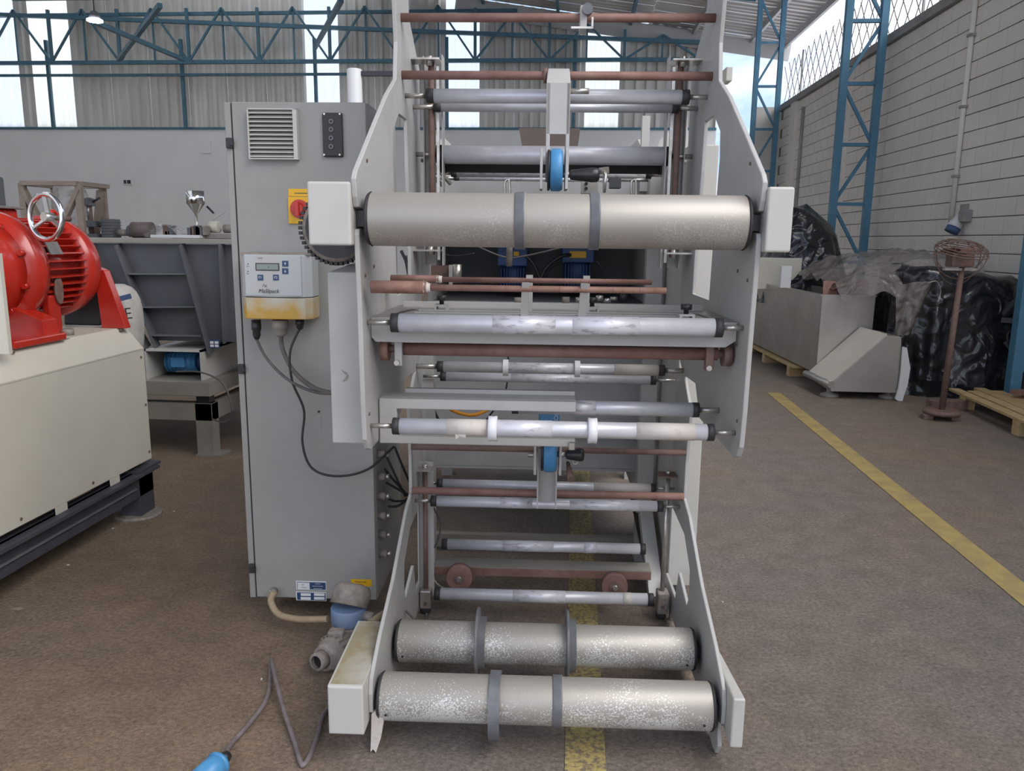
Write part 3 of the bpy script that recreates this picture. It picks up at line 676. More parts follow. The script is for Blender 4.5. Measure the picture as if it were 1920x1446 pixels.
# --- C-shaped frame
def xz(px, py, y): q = mat_(px, py, y=y); return (q.x, q.z)
yc = 2.22
x0 = XL+.003; zt1, zt0 = xz(900, 751, yc)[1], xz(900, 770, yc)[1]; zb1, zb0_ = xz(900, 821, yc)[1], xz(900, 835, yc)[1]
xi = xz(744, 790, yc)[0]; xe = xz(1080, 760, yc)[0]
obj('c_frame', mb().prism([(x0, zt1), (xe, zt1), (xe, zt0), (xi, zt0), (xi, zb1), (xe, zb1), (xe, zb0_), (x0, zb0_)], 'y', yc, yc+.03), 'paint', US, bev=.002, segs=1)
obj('upper_lip', mb().box(x0, xe, yc+.03, yc+.10, zt1-.003, zt1), 'paint', US); obj('guide_strip', mb().box(x0+.06, xe, yc+.10, yc+.12, zt1, zt1+.012), 'paint', US)
q = xz(1074, 838, yc-.01); obj('bolt_block', mb().box(q[0]-.012, q[0]+.006, yc-.02, yc, q[1]-.008, q[1]+.014), 'steel', US, bev=.002)
roller((960, 764), (1310, 767), 2.32, 27, m='alu', cap=.018, tapes=((.3, .45, 'aluw'),))
o, c, r, a, b = roller((737, 800), (1338, 810), 2.115, 31, m='alu', cap=.018, tapes=((.17, .30, 'tape'), (.30, .5, 'aluw'), (.76, .94, 'tape')), sr=.007)
for px in (923, 1112): xx = mat_(px, 803, y=2.09).x; obj('white_ring', mb().prof((xx-.012, c.y, c.z-.002), (xx+.012, c.y, c.z-.002), [(0, r), (.0, .036), (.5, .0345), (1, .036), (1, r)], 40, caps=False), 'white', o)
fl_ = mb(); xx = a+(b-a)*.21
fl_.add([(xx-.012, c.y-r*.8, c.z-.012), (xx+.020, c.y-r*.8, c.z-.013), (xx+.018, c.y-r*.75, c.z-.025), (xx+.0, c.y-r*.7, c.z-.023), (xx-.008, c.y-r*.7, c.z-.031)], [(0,1,2,3),(0,3,4)])
obj('loose_tape', fl_, 'tape', o)
# --- lower brake on its arm
_, z840, _ = rod((769, 840), (1288, 847), 2.80, 11, x0=XL, x1=XR, m='rustd')
_, z925, r925 = rod((771, 920), (1280, 931), 2.80, 14, x0=XL, x1=XR, m='rust')
p = mat_(1031, 850, y=2.62)
brake(p.x, 2.62, p.z+.005, .023, .070, .055, mat_(1090, 853, y=2.6).z, .062, p.z-.066, p.z+.055, 'blue brake disc housing with black knob, lower')
q = mat_(1029, 795, y=2.66); o = obj('brake_cap', mb().box(q.x-.036, q.x+.036, 2.62, 2.68, q.z-.02, q.z+.046), 'bluep', US, bev=.006, label='blue plastic brake cap')
q2 = mat_(1040, 783, y=2.615); text('print_mark', 'ICI', .020, MACH @ Mx.Translation((q2.x+.004, 2.617, q2.z)) @ Mx.Rotation(PI/2, 4, 'Y') @ Mx.Rotation(0, 4, 'X') @ Mx.Rotation(0, 4, 'Z') if 0 else MACH @ Mx.Translation((q2.x+.002, 2.6185, q2.z)) @ Mx.Rotation(PI/2, 4, 'Y') @ FRONT if 0 else MACH @ Mx.Translation((q2.x+.004, 2.6185, q2.z)) @ FRONT @ Mx.Rotation(-PI/2, 4, 'Z'), 'paperw', o)
xa, xb2 = mat_(1007, 900, y=2.74).x, mat_(1044, 900, y=2.74).x
o = obj('brake_arm', mb().box(xa, xb2, 2.74, 2.744, z925-.01, p.z-.02).box(xa, xa+.005, 2.70, 2.84, z925-.025, p.z).box(xb2-.005, xb2, 2.70, 2.84, z925-.025, p.z), 'paint', US)
for xx in (xa+.006, xb2-.028): obj('sleeve', mb().cyl((xx, 2.80, z925), (xx+.022, 2.80, z925), r925*1.9), 'cover', o)
q = mat_(1068, 878, y=2.60); o = obj('brake_lever', mb().prof((q.x-.006, 2.62, q.z+.015), (q.x+.004, 2.55, q.z-.025), [(0, .006), (.5, .010), (1, .013)], 16), 'rustd', US)
q = mat_(1078, 866, y=2.62); obj('hook', mb().tube(smooth_path([(q.x-.01, 2.62, q.z+.02), (q.x-.008, 2.62, q.z-.005), (q.x+.008, 2.62, q.z-.005), (q.x+.01, 2.62, q.z+.02)], 4), .003), 'steel', US)
q = mat_(996, 850, y=2.64); obj('bolt_end', mb().cyl((q.x-.012, 2.62, q.z), (q.x+.02, 2.62, q.z), .009, seg=6), 'steel', US)
# --- lower rollers
roller((820, 907), (1228, 915), 3.0, 17, m='alu', tapes=((.72, .98, 'tape'),), sr=.006)
roller((808, 940), (1243, 949), 2.86, 20, m='alu', tapes=((.3, .44, 'aluw'), (.6, .9, 'aluw')), sr=.007)
roller((829, 1020), (1210, 1030), 3.15, 20, m='alu', tapes=((.3, .55, 'aluw'), (.70, .76, 'aluw')), sr=.007, shaft=(-.40, .46))
zq = mat_(1000, 1062, y=3.12).z
obj('rusty_cross_beam', mb().box(XL+.02, XR-.06, 3.09, 3.15, zq-.036, zq), 'rust', US, bev=.002); obj('beam_cap', mb().box(XL+.02, XR-.06, 3.09, 3.18, zq, zq+.004), 'stand', US)
roller((815, 1115), (1225, 1123), 2.88, 23, m='alu', tapes=((.36, .60, 'aluw'), (.86, .9, 'tape')), sr=.008, shaft=(-.40, .45))
for px, py in ((861, 1085), (1153, 1101)):
    q = mat_(px, py, y=2.98)
    k = obj('cam_wheel', mb().cyl((q.x, 2.98, q.z), (q.x, 3.02, q.z), .052, seg=36), 'rust', US)
    obj('bore', mb().cyl((q.x, 2.974, q.z), (q.x, 2.981, q.z), .023), 'rustd', k); obj('axle', mb().cyl((q.x, 2.965, q.z), (q.x, 3.09, q.z), .010, seg=12), 'steel', k)
# spindle with block, left and right
for sx, x0, (pt, pbk) in ((1, XL, ((796, 878), (799, 1122))), (-1, XR, ((1258, 890), (1241, 1127)))):
    y = 2.95; t_ = mat_(*pt, y=y); q = mat_(*pbk, y=y)
    xm = q.x
    if sx > 0: obj('spindle_channel', mb().box(xm-.03, xm+.03, y+.02, y+.026, q.z, t_.z+.02).box(xm-.03, xm-.026, y-.01, y+.02, q.z, t_.z+.02), 'paint', US)
    obj('threaded_spindle', mb().cyl((xm, y, q.z), (xm, y, t_.z), .0095, seg=12), 'steel' if sx < 0 else 'rustd', US)
    k = obj('spindle_bracket', mb().box(xm-.04, xm+.03, y-.04, y+.03, t_.z-.003, t_.z+.003), 'steel' if sx > 0 else 'rustd', US); obj('bolt', mb().cyl((xm, y, t_.z), (xm, y, t_.z+.016), .011, seg=6), 'steel', k)
    k = obj('spindle_block', mb().box(xm-.022, xm+.024, y-.03, y+.03, max(q.z-.045, .03), q.z+.045), 'steel' if sx > 0 else 'dust', US, bev=.006)
    obj('set_screw', mb().cyl((xm+.0, y-.034, q.z-.01), (xm, y-.03, q.z-.01), .007, seg=8), 'rustd', k); obj('foot_nut', mb().cyl((xm-.002, y, max(q.z-.07, .005)), (xm-.002, y, max(q.z-.044, .03)), .02, seg=8), 'rubber', k)
# --- the two floor drums with loose rings
D2 = drum('lower_drum', -.450, .515, 2.40, .178, .068, 'drum_low', 'rear one of the two worn drums near the floor')
D3 = drum('lower_drum', -.452, .518, 2.12, .152, .069, 'drum_low', 'front one of the two worn drums near the floor')
for px in (898, 1068):
    xx = mat_(px, 1230, y=2.36).x
    k = obj('flange_ring', mb().prof((xx-.012, 2.40, .178), (xx+.020, 2.40, .178), [(0, .068), (0, .113), (.12, .116), (.3, .112), (.36, .085), (1, .084), (1, .068)], 56, caps=False), 'collar', D2)
    obj('ring_edge', mb().ring((xx-.014, 2.40, .178), (xx-.010, 2.40, .178), .117, .105, 56), 'steel', k) if 0 else None
clip_collar(D3, 1037, 1055, 1310, 2.12, .152, .070, thick=.004)
xx = mat_(922, 1370, y=2.12).x; obj('hanging_ring', mb().ring((xx-.006, 2.12, .133), (xx+.026, 2.12, .133), .098, .089, 56), 'collar', D3)
for D_, y_, z_ in ((D2, 2.40, .178), (D3, 2.12, .152)):
    for xx in (-.43, .49): obj('pin_hole', mb().cyl((xx, y_-.068, z_-.018), (xx, y_-.0715, z_-.019), .0035, seg=8), 'dark', D_)
# wedge covers of the lower drums
cl = mat_(672, 1160, z=.255); 
def wedge(x_in, x_out, x_back, lab, m):
    b = mb(); b.prism([(x_in, 2.0), (x_out, 2.0), (x_back, 2.39), (x_in, 2.39)], 'z', .10, .252); obj('lower_cover', b, m, US, bev=.006, segs=3, label=lab)
wedge(XL-TH, -.585, cl.x, 'light grey wedge-shaped cover with brown dust on top at the lower left', 'cover')
obj('dust_layer', mb().prism([(XL-TH-.004, 2.012), (-.578, 2.012), (cl.x+.008, 2.38), (XL-TH-.004, 2.38)], 'z', .2515, .2530), 'coverdusty', US, label='brown dust on the cover')
wedge(XR+TH, .588, XR+TH+.012, 'pale grey wedge-shaped cover at the lower right', 'cover')
# torn cardboard foot under the left plate
o = mb(); q = [mat_(a_, b_, y=2.085) for a_, b_ in ((700, 1330), (716, 1318), (722, 1345), (717, 1375), (708, 1402), (703, 1395), (698, 1400), (699, 1370))]
o.prism([(v.x, max(v.z, .002)) for v in q], 'y', 2.060, 2.075); obj('torn_shim', o, 'tape', US, label='torn beige cardboard shim')
for q in ((XL-.03, 2.95), (XL-.03, 2.3), (XR+.03, 2.95)): obj('levelling_foot', mb().cyl((q[0]+(.023 if q[0] < 0 else -.023), q[1], 0), (q[0]+(.023 if q[0] < 0 else -.023), q[1], .05), .012), 'steel', US)

# ================================================================== ELECTRICAL CABINET
yF = 2.86
cl_, cr_ = mat_(419, 190, y=yF).x, mat_(686, 192, y=yF).x; cg = mat_(431, 190, y=yF).x
zT, zB = 1.966, .09
CB = thing('electrical_cabinet', 'tall light grey steel electrical cabinet left of the unwinding stand', 'cabinet', MACH @ V(((cl_+cr_)/2, 3.1, zB)), math.radians(2.3))
obj('body', mb().box(cl_, cr_, yF+.025, 3.42, zB, zT), 'cab', CB, bev=.003)
obj('door', mb().box(cg+.004, cr_-.001, yF, yF+.022, zB+.003, zT-.002), 'cab', CB, bev=.004)
obj('edge_strip', mb().box(cl_, cg-.001, yF+.002, yF+.025, zB, zT-.004), 'cab', CB, bev=.002)
obj('door_gap', mb().box(cg-.001, cg+.004, yF+.010, yF+.024, zB+.003, zT-.004), 'dark', CB)
for py in (268, 692, 1066):
    q = mat_(432, py, y=yF-.01); k = obj('hinge', mb().box(cl_+.004, cg+.004, yF-.012, yF+.01, q.z-.018, q.z+.018), 'rubber', CB, bev=.003); obj('hinge_pin', mb().box(cg-.004, cg+.008, yF-.016, yF-.01, q.z-.008, q.z+.008), 'dark', k)
for zz in (.14, .22, .30, .38, .46, .55, .63):
    k = obj('cable_gland', mb().cyl((cr_, 2.93, zz+.12), (cr_+.03, 2.93, zz+.12), .016, seg=8), 'dust', CB); obj('gland_nut', mb().cyl((cr_+.03, 2.93, zz+.12), (cr_+.045, 2.93, zz+.12), .012, seg=8), 'steel', k)
# vent grille
def XZ(px, py, y=yF): q = mat_(px, py, y=y); return q.x, q.z
(gx0, gz1), (gx1, gz0) = XZ(463, 203, yF-.02), XZ(557, 297, yF-.02)
b = mb().box(gx0, gx0+.004, yF-.024, yF, gz0, gz1).box(gx1-.010, gx1+.004, yF-.024, yF, gz0, gz1).box(gx0, gx1+.004, yF-.024, yF, gz1-.004, gz1).box(gx0, gx1+.004, yF-.024, yF, gz0-.004, gz0)
VG = obj('vent_grille', b, 'cover', CB, bev=.001, segs=1)
obj('grille_back', mb().box(gx0, gx1, yF-.004, yF, gz0, gz1), 'dark', VG)
n = 11; hgt = (gz1-gz0-.006)/n
for i in range(n):
    z1 = gz1-.003-i*hgt
    obj('louvre_slat', mb().add([(gx0+.004, yF-.024, z1-hgt), (gx1-.010, yF-.024, z1-hgt), (gx1-.010, yF-.004, z1-.001), (gx0+.004, yF-.004, z1-.001), (gx0+.004, yF-.021, z1-hgt), (gx1-.010, yF-.021, z1-hgt), (gx1-.010, yF-.001, z1-.001), (gx0+.004, yF-.001, z1-.001)],
        [(0,1,2,3),(7,6,5,4),(0,4,5,1),(1,5,6,2),(2,6,7,3),(3,7,4,0)]), 'cover', VG)
# black push-button plate with four empty holes
(bx0, bz1), (bx1, bz0) = XZ(605, 212), XZ(645, 295)
BP = obj('button_plate', mb().box(bx0, bx1, yF-.014, yF, bz0, bz1), 'rubber', CB, bev=.005, label='dark plate with four empty button holes')
for py in (229, 244, 260, 276):
    x_, z_ = XZ(623, py); obj('button_hole', mb().ring((x_, yF-.018, z_), (x_, yF-.012, z_), .0085, .0045, 20), 'collar', BP); obj('hole', mb().cyl((x_, yF-.0145, z_), (x_, yF-.013, z_), .0045, seg=14), 'dark', BP)
for px in (610, 639):
    for py in (215, 291): x_, z_ = XZ(px, py); obj('screw', mb().cyl((x_, yF-.0165, z_), (x_, yF-.012, z_), .0035, seg=10), 'steel', BP)
# main switch
(sx0, sz1), (sx1, sz0) = XZ(540, 354), XZ(584, 420)
MSW = obj('main_switch', mb().box(sx0, sx1, yF-.008, yF, sz0, sz1-.028), 'yellow', CB, bev=.002, label='yellow main switch plate with red knob')
obj('warning_label', mb().box(sx0+.002, sx1, yF-.003, yF, sz1-.026, sz1), 'yellow', MSW)
obj('label_print', mb().box(sx0+.024, sx1, yF-.0035, yF-.002, sz1-.017, sz1-.014), 'ink', MSW)
x_, z_ = XZ(563, 392); obj('switch_ring', mb().cyl((x_, yF-.014, z_), (x_, yF-.006, z_), .033, seg=36), 'redk', MSW); obj('switch_knob', mb().cyl((x_, yF-.034, z_), (x_, yF-.014, z_), .018, seg=24).box(x_-.006, x_+.006, yF-.045, yF-.03, z_-.024, z_+.024), 'redk', MSW)
# control box
yC = 2.75
(kx0, kz1), (kx1, kz0) = XZ(447, 477, yC), XZ(584, 600, yC); zm = XZ(500, 557, yC)[1]
def boxpoly(z0, z1, inset):
    b = mb(); b.prism([(kx0, yF-.001), (kx0, yC+.025), (kx0+.018, yC+.004), ((kx0+kx1)/2, yC-.004), (kx1-.022, yC+.004), (kx1, yC+.03), (kx1, yF-.001)], 'z', z0, z1); return b
CX = obj('control_box', boxpoly(zm, kz1, 0), 'cbox', CB, bev=.002, label='grey control box with display and keys')
obj('terminal_cover', boxpoly(kz0, zm-.0025, 0), 'cstain', CX, bev=.003, label='yellow-stained lower cover of the control box')
obj('box_lid', mb().box(kx0+.0, kx1, yC+.01, yF, kz1, kz1+.006), 'dust', CX)
yP = yC-.0045
obj('overlay', mb().box(kx0+.022, kx1-.03, yP, yC+.006, zm+.006, kz1-.004), 'cbox', CX)
def pl(px0, py0, px1, py1, m, nm, dy=.0015, par=None):
    a_, c_ = XZ(px0, py0, yP), XZ(px1, py1, yP); return obj(nm, mb().box(a_[0], c_[0], yP-dy, yP+.001, c_[1], a_[1]), m, par or CX)
pl(479, 493, 524, 508, 'ink', 'display_frame'); pl(481, 495, 522, 506, 'lcd', 'display', .0022)
def lab(px, py, s, size, m, nm, sx=1, shear=0, par=None, y=None): 
    x_, z_ = XZ(px, py, y or yP); return text(nm, s, size, MACH @ Mx.Translation((x_, (y or yP)-.0026, z_)) @ FRONT, m, par or CX, .0003, sx, shear)
for (a_, b_, s) in ((483, 515, 'F1'), (512, 515, 'F2')): pl(a_, b_, a_+11, b_+11, 'sign', 'key'); lab(a_+5.5, b_+5.5, s, .0125, 'paperw', 'key_print')
for py, s in ((489, '↑'), (503, '↓')):
    pl(529, py, 541, py+11, 'sign', 'key'); x_, z_ = XZ(535, py+5.5, yP); d = 1 if s == '↑' else -1
    obj('arrow', mb().add([(x_-.001, yP-.002, z_-.004*d), (x_+.001, yP-.002, z_-.004*d), (x_+.001, yP-.002, z_), (x_+.004, yP-.002, z_), (x_, yP-.002, z_+.005*d), (x_-.004, yP-.002, z_), (x_-.001, yP-.002, z_)], [(0,1,2,3,4,5,6)]), 'paperw', CX)
lab(504, 546, 'MaSIpack', .0195, 'ink', 'logo_print', 1.0, .25); x_, z_ = XZ(497, 536, yP)
obj('logo_swirl', mb().tube(smooth_path([(x_-.008, yP-.0025, z_-.004), (x_-.006, yP-.0025, z_+.004), (x_-.002, yP-.0025, z_+.005), (x_+.0, yP-.0025, z_-.004), (x_+.005, yP-.0025, z_+.004), (x_+.004, yP-.0025, z_-.005)], 5), .0006, 5), 'ink', CX)
lab(488, 484, 'STELIAK', .0048, 'inkb', 'small_print'); lab(465, 499, 'Power', .0038, 'ink', 'small_print'); lab(465, 513, 'Alarm', .0038, 'ink', 'small_print'); lab(503, 501, '· 8', .008, 'ink', 'display_digit')
for py in (495, 509): x_, z_ = XZ(465, py, yP); obj('indicator', mb().cyl((x_, yP-.002, z_), (x_, yP, z_), .0018, seg=10), 'ink', CX)
# connectors under the control box
def conn(px, py, py2, r, m, nm):
    a_, c_ = XZ(px, py, yC+.05), XZ(px, py2, yC+.05); return obj(nm, mb().prof((a_[0], yC+.05, a_[1]), (a_[0], yC+.05, c_[1]), [(0, r), (.5, r*1.05), (.55, r*.85), (.8, r*.85), (1, r*.5)], 16), m, CX)
conn(480, 600, 636, .017, 'dark', 'cable_plug'); conn(525, 600, 631, .028, 'stand', 'cable_plug'); conn(562, 600, 618, .015, 'dark', 'cable_plug')
# small square blanking plate and stickers
(a0, a1), (c0, c1) = XZ(564, 769), XZ(603, 806); obj('blanking_plate', mb().box(a0, c0, yF-.0012, yF, c1, a1), 'cab', CB); x_, z_ = XZ(598, 772); obj('small_hole', mb().cyl((x_, yF-.002, z_), (x_, yF, z_), .005, seg=12), 'dark', CB)
def stick(px0, py0, px1, py1, m, nm, y=yF, dy=.001, par=None):
    a_, c_ = XZ(px0, py0, y), XZ(px1, py1, y); return obj(nm, mb().box(a_[0], c_[0], y-dy, y, c_[1], a_[1]), m, par or CB)
s1 = stick(555, 1089, 612, 1107, 'paperw', 'maker_label'); stick(557, 1091, 611, 1106, 'sign', 'label_field', dy=.0016, par=s1); stick(558, 1092, 581, 1105, 'paperw', 'label_field', dy=.0022, par=s1)
lab(570, 1101, 'Masipack', .0062, 'inkb', 'label_print', par=s1, y=yF+.0002); x_, z_ = XZ(568, 1096); obj('label_swirl', mb().torus((x_, yF-.0025, z_), (0, 1, 0), .003, .0006, 12, 5), 'inkb', s1)
for i, s in enumerate(('MAQUINAS', 'EMPACOTADORAS', 'AUTOMATICAS')): lab(596, 1094.5+i*4.5, s, .0048, 'paperw', 'label_print', par=s1, y=yF+.0005)
s2 = stick(555, 1109, 612, 1127, 'paperw', 'maker_label'); stick(557, 1110.5, 611, 1126, 'sign', 'label_field', dy=.0016, par=s2)
for px0, px1 in ((564, 583), (589, 609)):
    for py in (1112, 1119): stick(px0, py, px1, py+5.5, 'paperw', 'label_field', dy=.0022, par=s2)
s3 = stick(658, 1086, 697, 1100, 'yellow', 'warning_sticker'); lab(676, 1091, 'CUIDADO AO ABRIR', .0048, 'ink', 'label_print', par=s3, y=yF+.0005); lab(676, 1096, 'PERIGO', .0055, 'ink', 'label_print', par=s3, y=yF+.0005)
# hose leaving the cabinet foot
x_, z_ = XZ(514, 1108); o = obj('hose_gland', mb().cyl((x_, yF-.04, z_), (x_, yF, z_), .017, seg=10), 'steel', CB)
P3 = lambda px, py, y: MACH @ mat_(px, py, y=y)
def cable(name, pts, r, m, lab_, cat='cable', grp=None, seg=8):
    t = obj(name, MB().tube(smooth_path(pts, 8), r, seg), m); tag(t, lab_, cat, grp); return t
cable('beige_hose', [P3(514, 1110, 2.815), P3(508, 1128, 2.80), P3(523, 1152, 2.76), P3(560, 1161, 2.72), P3(616, 1161, 2.66)], .013, 'hose', 'thick beige hose curving from the cabinet foot to the gear motor', 'hose')
yv = yC+.05
cable('loop_cable', [P3(480, 634, yv), P3(500, 672, yv), P3(540, 712, yv-.02), P3(590, 735, yv-.1), P3(640, 738, 2.60)], .0055, 'cableg', 'grey cable hanging from the left plug of the control box')
cable('trunk_cable', [P3(527, 628, yv), P3(530, 655, yv), P3(550, 695, yv-.02), P3(590, 728, yv-.1), P3(640, 740, 2.62)], .0085, 'cableg', 'thick grey cable from the beige plug of the control box')
cable('long_black_cable', [P3(562, 616, yv), P3(544, 660, yv-.02), P3(548, 715, yv-.02), P3(570, 770, yv), P3(567, 830, yv), P3(585, 878, yv), P3(632, 893, yv), P3(690, 880, 2.84), P3(738, 838, 2.95)], .0045, 'cable', 'thin black cable looping low across the cabinet door')
for i, ((a_, b_), (c_, d_), (e_, f_)) in enumerate((((720, 845), (745, 900), (760, 930)), ((722, 880), (738, 900), (770, 935)), ((724, 905), (742, 915), (772, 932)), ((728, 935), (742, 940), (772, 938)), ((728, 950), (748, 948), (770, 930)), ((740, 838), (752, 868), (768, 905)))):
    cable('signal_cable', [P3(a_, b_, 2.95), P3(c_, d_, 2.98), P3(e_, f_, 3.05)], .005, 'cable', ('uppermost of the thin dark cables leaving the cabinet side', 'second dark cable down from the top on the cabinet side', 'third dark cable down on the cabinet side, nearly level', 'fourth dark cable down on the cabinet side, nearly straight', 'lowest dark cable on the cabinet side, bent upwards', 'steep dark cable dropping from the end of the long looping cable')[i], grp='dark cables behind the left plate')
# white pipe behind the cabinet
p = MACH @ mat_(665, 160, y=3.75)
t = thing('exhaust_pipe', 'white round pipe end standing behind the cabinet top', 'pipe', (p.x, p.y, 0))
obj('pipe', MB().cyl((p.x, p.y, 0), (p.x, p.y, p.z+.07), .034), 'paperw', t, bev=.004); obj('rail', MB().bar((p.x+.03, p.y, p.z+.05), (p.x+.2, p.y, p.z+.05), .02), 'dark', t)

# ================================================================== REAR HOUSING OF THE PACKAGING MACHINE
HS = thing('machine_housing', 'grey housing of the packaging machine behind the stand, on thin steel posts', 'machine', MACH @ V((0, 4.2, 0)), math.radians(2.3))
hx0, hx1 = -.53, .50
obj('lower_panel', mb().box(hx0, hx1, 3.80, 3.82, .37, 1.20), 'inner', HS, bev=.002)
obj('access_hatch', mb().box(*sorted((mat_(1080, 800, y=3.79).x, mat_(1200, 800, y=3.79).x)), 3.792, 3.80, mat_(1100, 825, y=3.79).z, mat_(1100, 785, y=3.79).z), 'inner', HS, bev=.002)
obj('skirt', mb().box(hx0, hx1, 3.80, 4.9, .36, .375), 'inner', HS)
obj('interior_back', mb().box(hx0, hx1, 4.5, 4.52, 1.2, 1.8), 'hop', HS)  # dark colour paints in the shade of the open interior
obj('interior_floor', mb().box(hx0, hx1, 3.82, 4.5, 1.18, 1.20), 'hop', HS)  # interior shade put into the colour here too
obj('left_side_panel', mb().box(hx0-.02, hx0, 3.80, 4.9, .36, 1.78), 'paint', HS); obj('right_side_panel', mb().box(hx1, hx1+.02, 3.80, 4.9, .36, 1.78), 'paint', HS)
obj('upper_beam', mb().box(hx0, hx1, 3.72, 3.80, mat_(1000, 380, y=3.72).z, mat_(1000, 336, y=3.72).z), 'inner', HS, bev=.003)
obj('roof_panel', mb().box(hx0, hx1, 3.80, 4.9, 1.76, 1.78), 'inner', HS)
obj('post', mb().box(.462, .535, 3.52, 3.59, 0, 1.80), 'paint', HS, bev=.002); obj('post', mb().box(-.494, -.431, 3.12, 3.18, .0, 1.05), 'paint', HS, bev=.002)
obj('post', mb().box(-.62, -.55, 4.83, 4.9, 0, .40), 'paint', HS); obj('post', mb().box(.55, .62, 4.83, 4.9, 0, .40), 'paint', HS); obj('rear_sill', mb().box(-.62, .62, 4.83, 4.9, .36, .40), 'paint', HS)
obj('side_rail', mb().box(.47, .53, 3.55, 4.9, .28, .36), 'paint', HS)
q0, q1 = mat_(1182, 960, y=3.75), mat_(1225, 1062, y=3.2)
obj('brace', mb().bar((q0.x, 3.7, .30), (q1.x, 3.1, .03), .03, .05), 'dark', HS); obj('brace', mb().bar((.50, 3.55, .30), (.50, 3.06, .03), .06, .05), 'paint', HS)
obj('rear_cross_bar', mb().box(-.50, .52, 3.60, 3.64, .02, .085), 'stand', HS)
obj('side_cover', mb().box(.555, .665, 3.12, 3.9, .07, 1.86), 'cover', HS, bev=.004, label='pale tall side cover seen through the slots of the right plate')
o = obj('blue_stripe', mb().box(.562, .566, 3.4, 3.6, 1.72, 1.85), 'sign', HS)
for s_, x0 in ((1, hx0), (-1, hx1)):   # sloping cheek plates above
    obj('cheek_plate', mb().prism([(3.7, 1.70), (3.7, 1.82), (4.3, 2.02), (4.9, 2.02), (4.9, 1.70)], 'x', x0-.01, x0+.005), 'cover', HS)
obj('side_column', mb().box(.44, .475, 3.7, 3.74, 1.72, 2.05), 'cover', HS)
for pts_ in (((1236, 264), (1288, 212), (1292, 300), (1226, 296)), ((803, 236), (826, 262), (824, 296), (803, 292))):
    obj('cheek_panel', mb().prism([(p_.x, p_.z) for p_ in (mat_(a_, b_, y=3.62) for a_, b_ in pts_)], 'y', 3.62, 3.63), 'cover', HS)
o = obj('left_bracket_panel', mb().box(mat_(766, 490, y=3.09).x, mat_(805, 490, y=3.09).x, 3.09, 3.10, mat_(780, 545, y=3.09).z, mat_(780, 455, y=3.09).z), 'paint', HS)
obj('clip_rod', mb().bar((mat_(775, 466, y=3.07).x, 3.07, mat_(775, 466, y=3.07).z), (mat_(800, 466, y=3.07).x, 3.07, mat_(800, 466, y=3.07).z), .004), 'steel', HS)
# blue motors inside
for i, (pa, pb, pt, pbt) in enumerate(((936, 985, 470, 545), (1057, 1110, 462, 545))):
    a_, b_ = mat_(pa, 500, y=4.1).x, mat_(pb, 500, y=4.1).x; z1, z0 = mat_(1000, pt, y=4.1).z, mat_(1000, pbt, y=4.1).z
    k = obj('blue_motor', mb().cyl(((a_+b_)/2, 4.2, z0), ((a_+b_)/2, 4.2, z1-.05), (b_-a_)/2, seg=24), 'bluem', HS); obj('motor_box', mb().box(a_-.01, b_+.01, 4.09, 4.3, z1-.08, z1+.03), 'bluem', k, bev=.006)
    for j in range(9): xx = a_+.01+(b_-a_-.02)*j/8; obj('cooling_fin', mb().box(xx-.002, xx+.002, 4.2-(b_-a_)/2-.006, 4.2, z0+.01, z1-.09), 'bluem', k)
    if i: a2, c2 = mat_(1068, 471, y=4.08), mat_(1099, 484, y=4.08); obj('yellow_label', mb().box(a2.x, c2.x, 4.082, 4.09, c2.z, a2.z), 'yellow', k)
    else: a2, c2 = mat_(963, 472, y=4.08), mat_(973, 480, y=4.08); obj('yellow_label', mb().box(a2.x, c2.x, 4.082, 4.09, c2.z, a2.z), 'yellow', k)
P2 = lambda px, py, y: mat_(px, py, y=y)
def hose_in(pts, r, m='dark', nm='hose'): return obj(nm, mb().tube(smooth_path([P2(*q) for q in pts], 6), r), m, HS)
hose_in([(1008, 545, 4.0), (1022, 505, 4.0), (1050, 482, 4.02), (1070, 478, 4.05)], .009); hose_in([(985, 480, 4.0), (1000, 495, 4.0), (1015, 530, 4.0)], .008); hose_in([(1012, 540, 4.1), (1035, 500, 4.1), (1070, 490, 4.1)], .006)
hose_in([(890, 460, 3.6), (945, 482, 3.6), (985, 480, 3.6), (1050, 465, 3.6)], .004, 'cableg', 'thin_hose'); hose_in([(810, 470, 3.6), (850, 480, 3.6), (890, 475, 3.6)], .003); hose_in([(1118, 490, 3.9), (1132, 508, 3.9), (1138, 535, 3.9)], .005)
q = P2(857, 510, 3.7); obj('air_cylinder', mb().cyl((q.x, 3.7, q.z-.05), (q.x, 3.7, q.z+.035), .022), 'steel', HS)
q = P2(828, 510, 3.7); obj('inner_bracket', mb().box(q.x-.05, q.x+.035, 3.7, 3.72, q.z-.04, q.z+.03), 'rustd', HS); q = P2(845, 525, 3.69); obj('inner_bracket', mb().box(q.x-.005, q.x+.01, 3.66, 3.69, q.z-.03, q.z+.07), 'paint', HS)
for px, py, r_, m_ in ((1123, 559, .013, 'steel'), (1138, 563, .010, 'chrome'), (1150, 560, .009, 'steel'), (1168, 558, .022, 'dark'), (1060, 565, .02, 'dust'), (970, 566, .02, 'dust'), (1085, 562, .012, 'steel')):
    q = P2(px, py, 3.5); obj('air_fitting', mb().cyl((q.x-.014, 3.5, q.z), (q.x+.018, 3.5, q.z), r_, seg=14), m_, HS)
obj('fitting_shelf', mb().box(-.40, .45, 3.48, 3.53, 1.19, 1.205), 'inner', HS)
q = P2(1098, 346, 3.5); obj('pressure_block', mb().box(q.x-.02, q.x+.05, 3.45, 3.5, q.z-.04, q.z+.02), 'paint', HS)
for dz_ in (0, .02): obj('port', mb().cyl((q.x, 3.445, q.z-dz_), (q.x, 3.45, q.z-dz_), .007, seg=12), 'dark', HS)
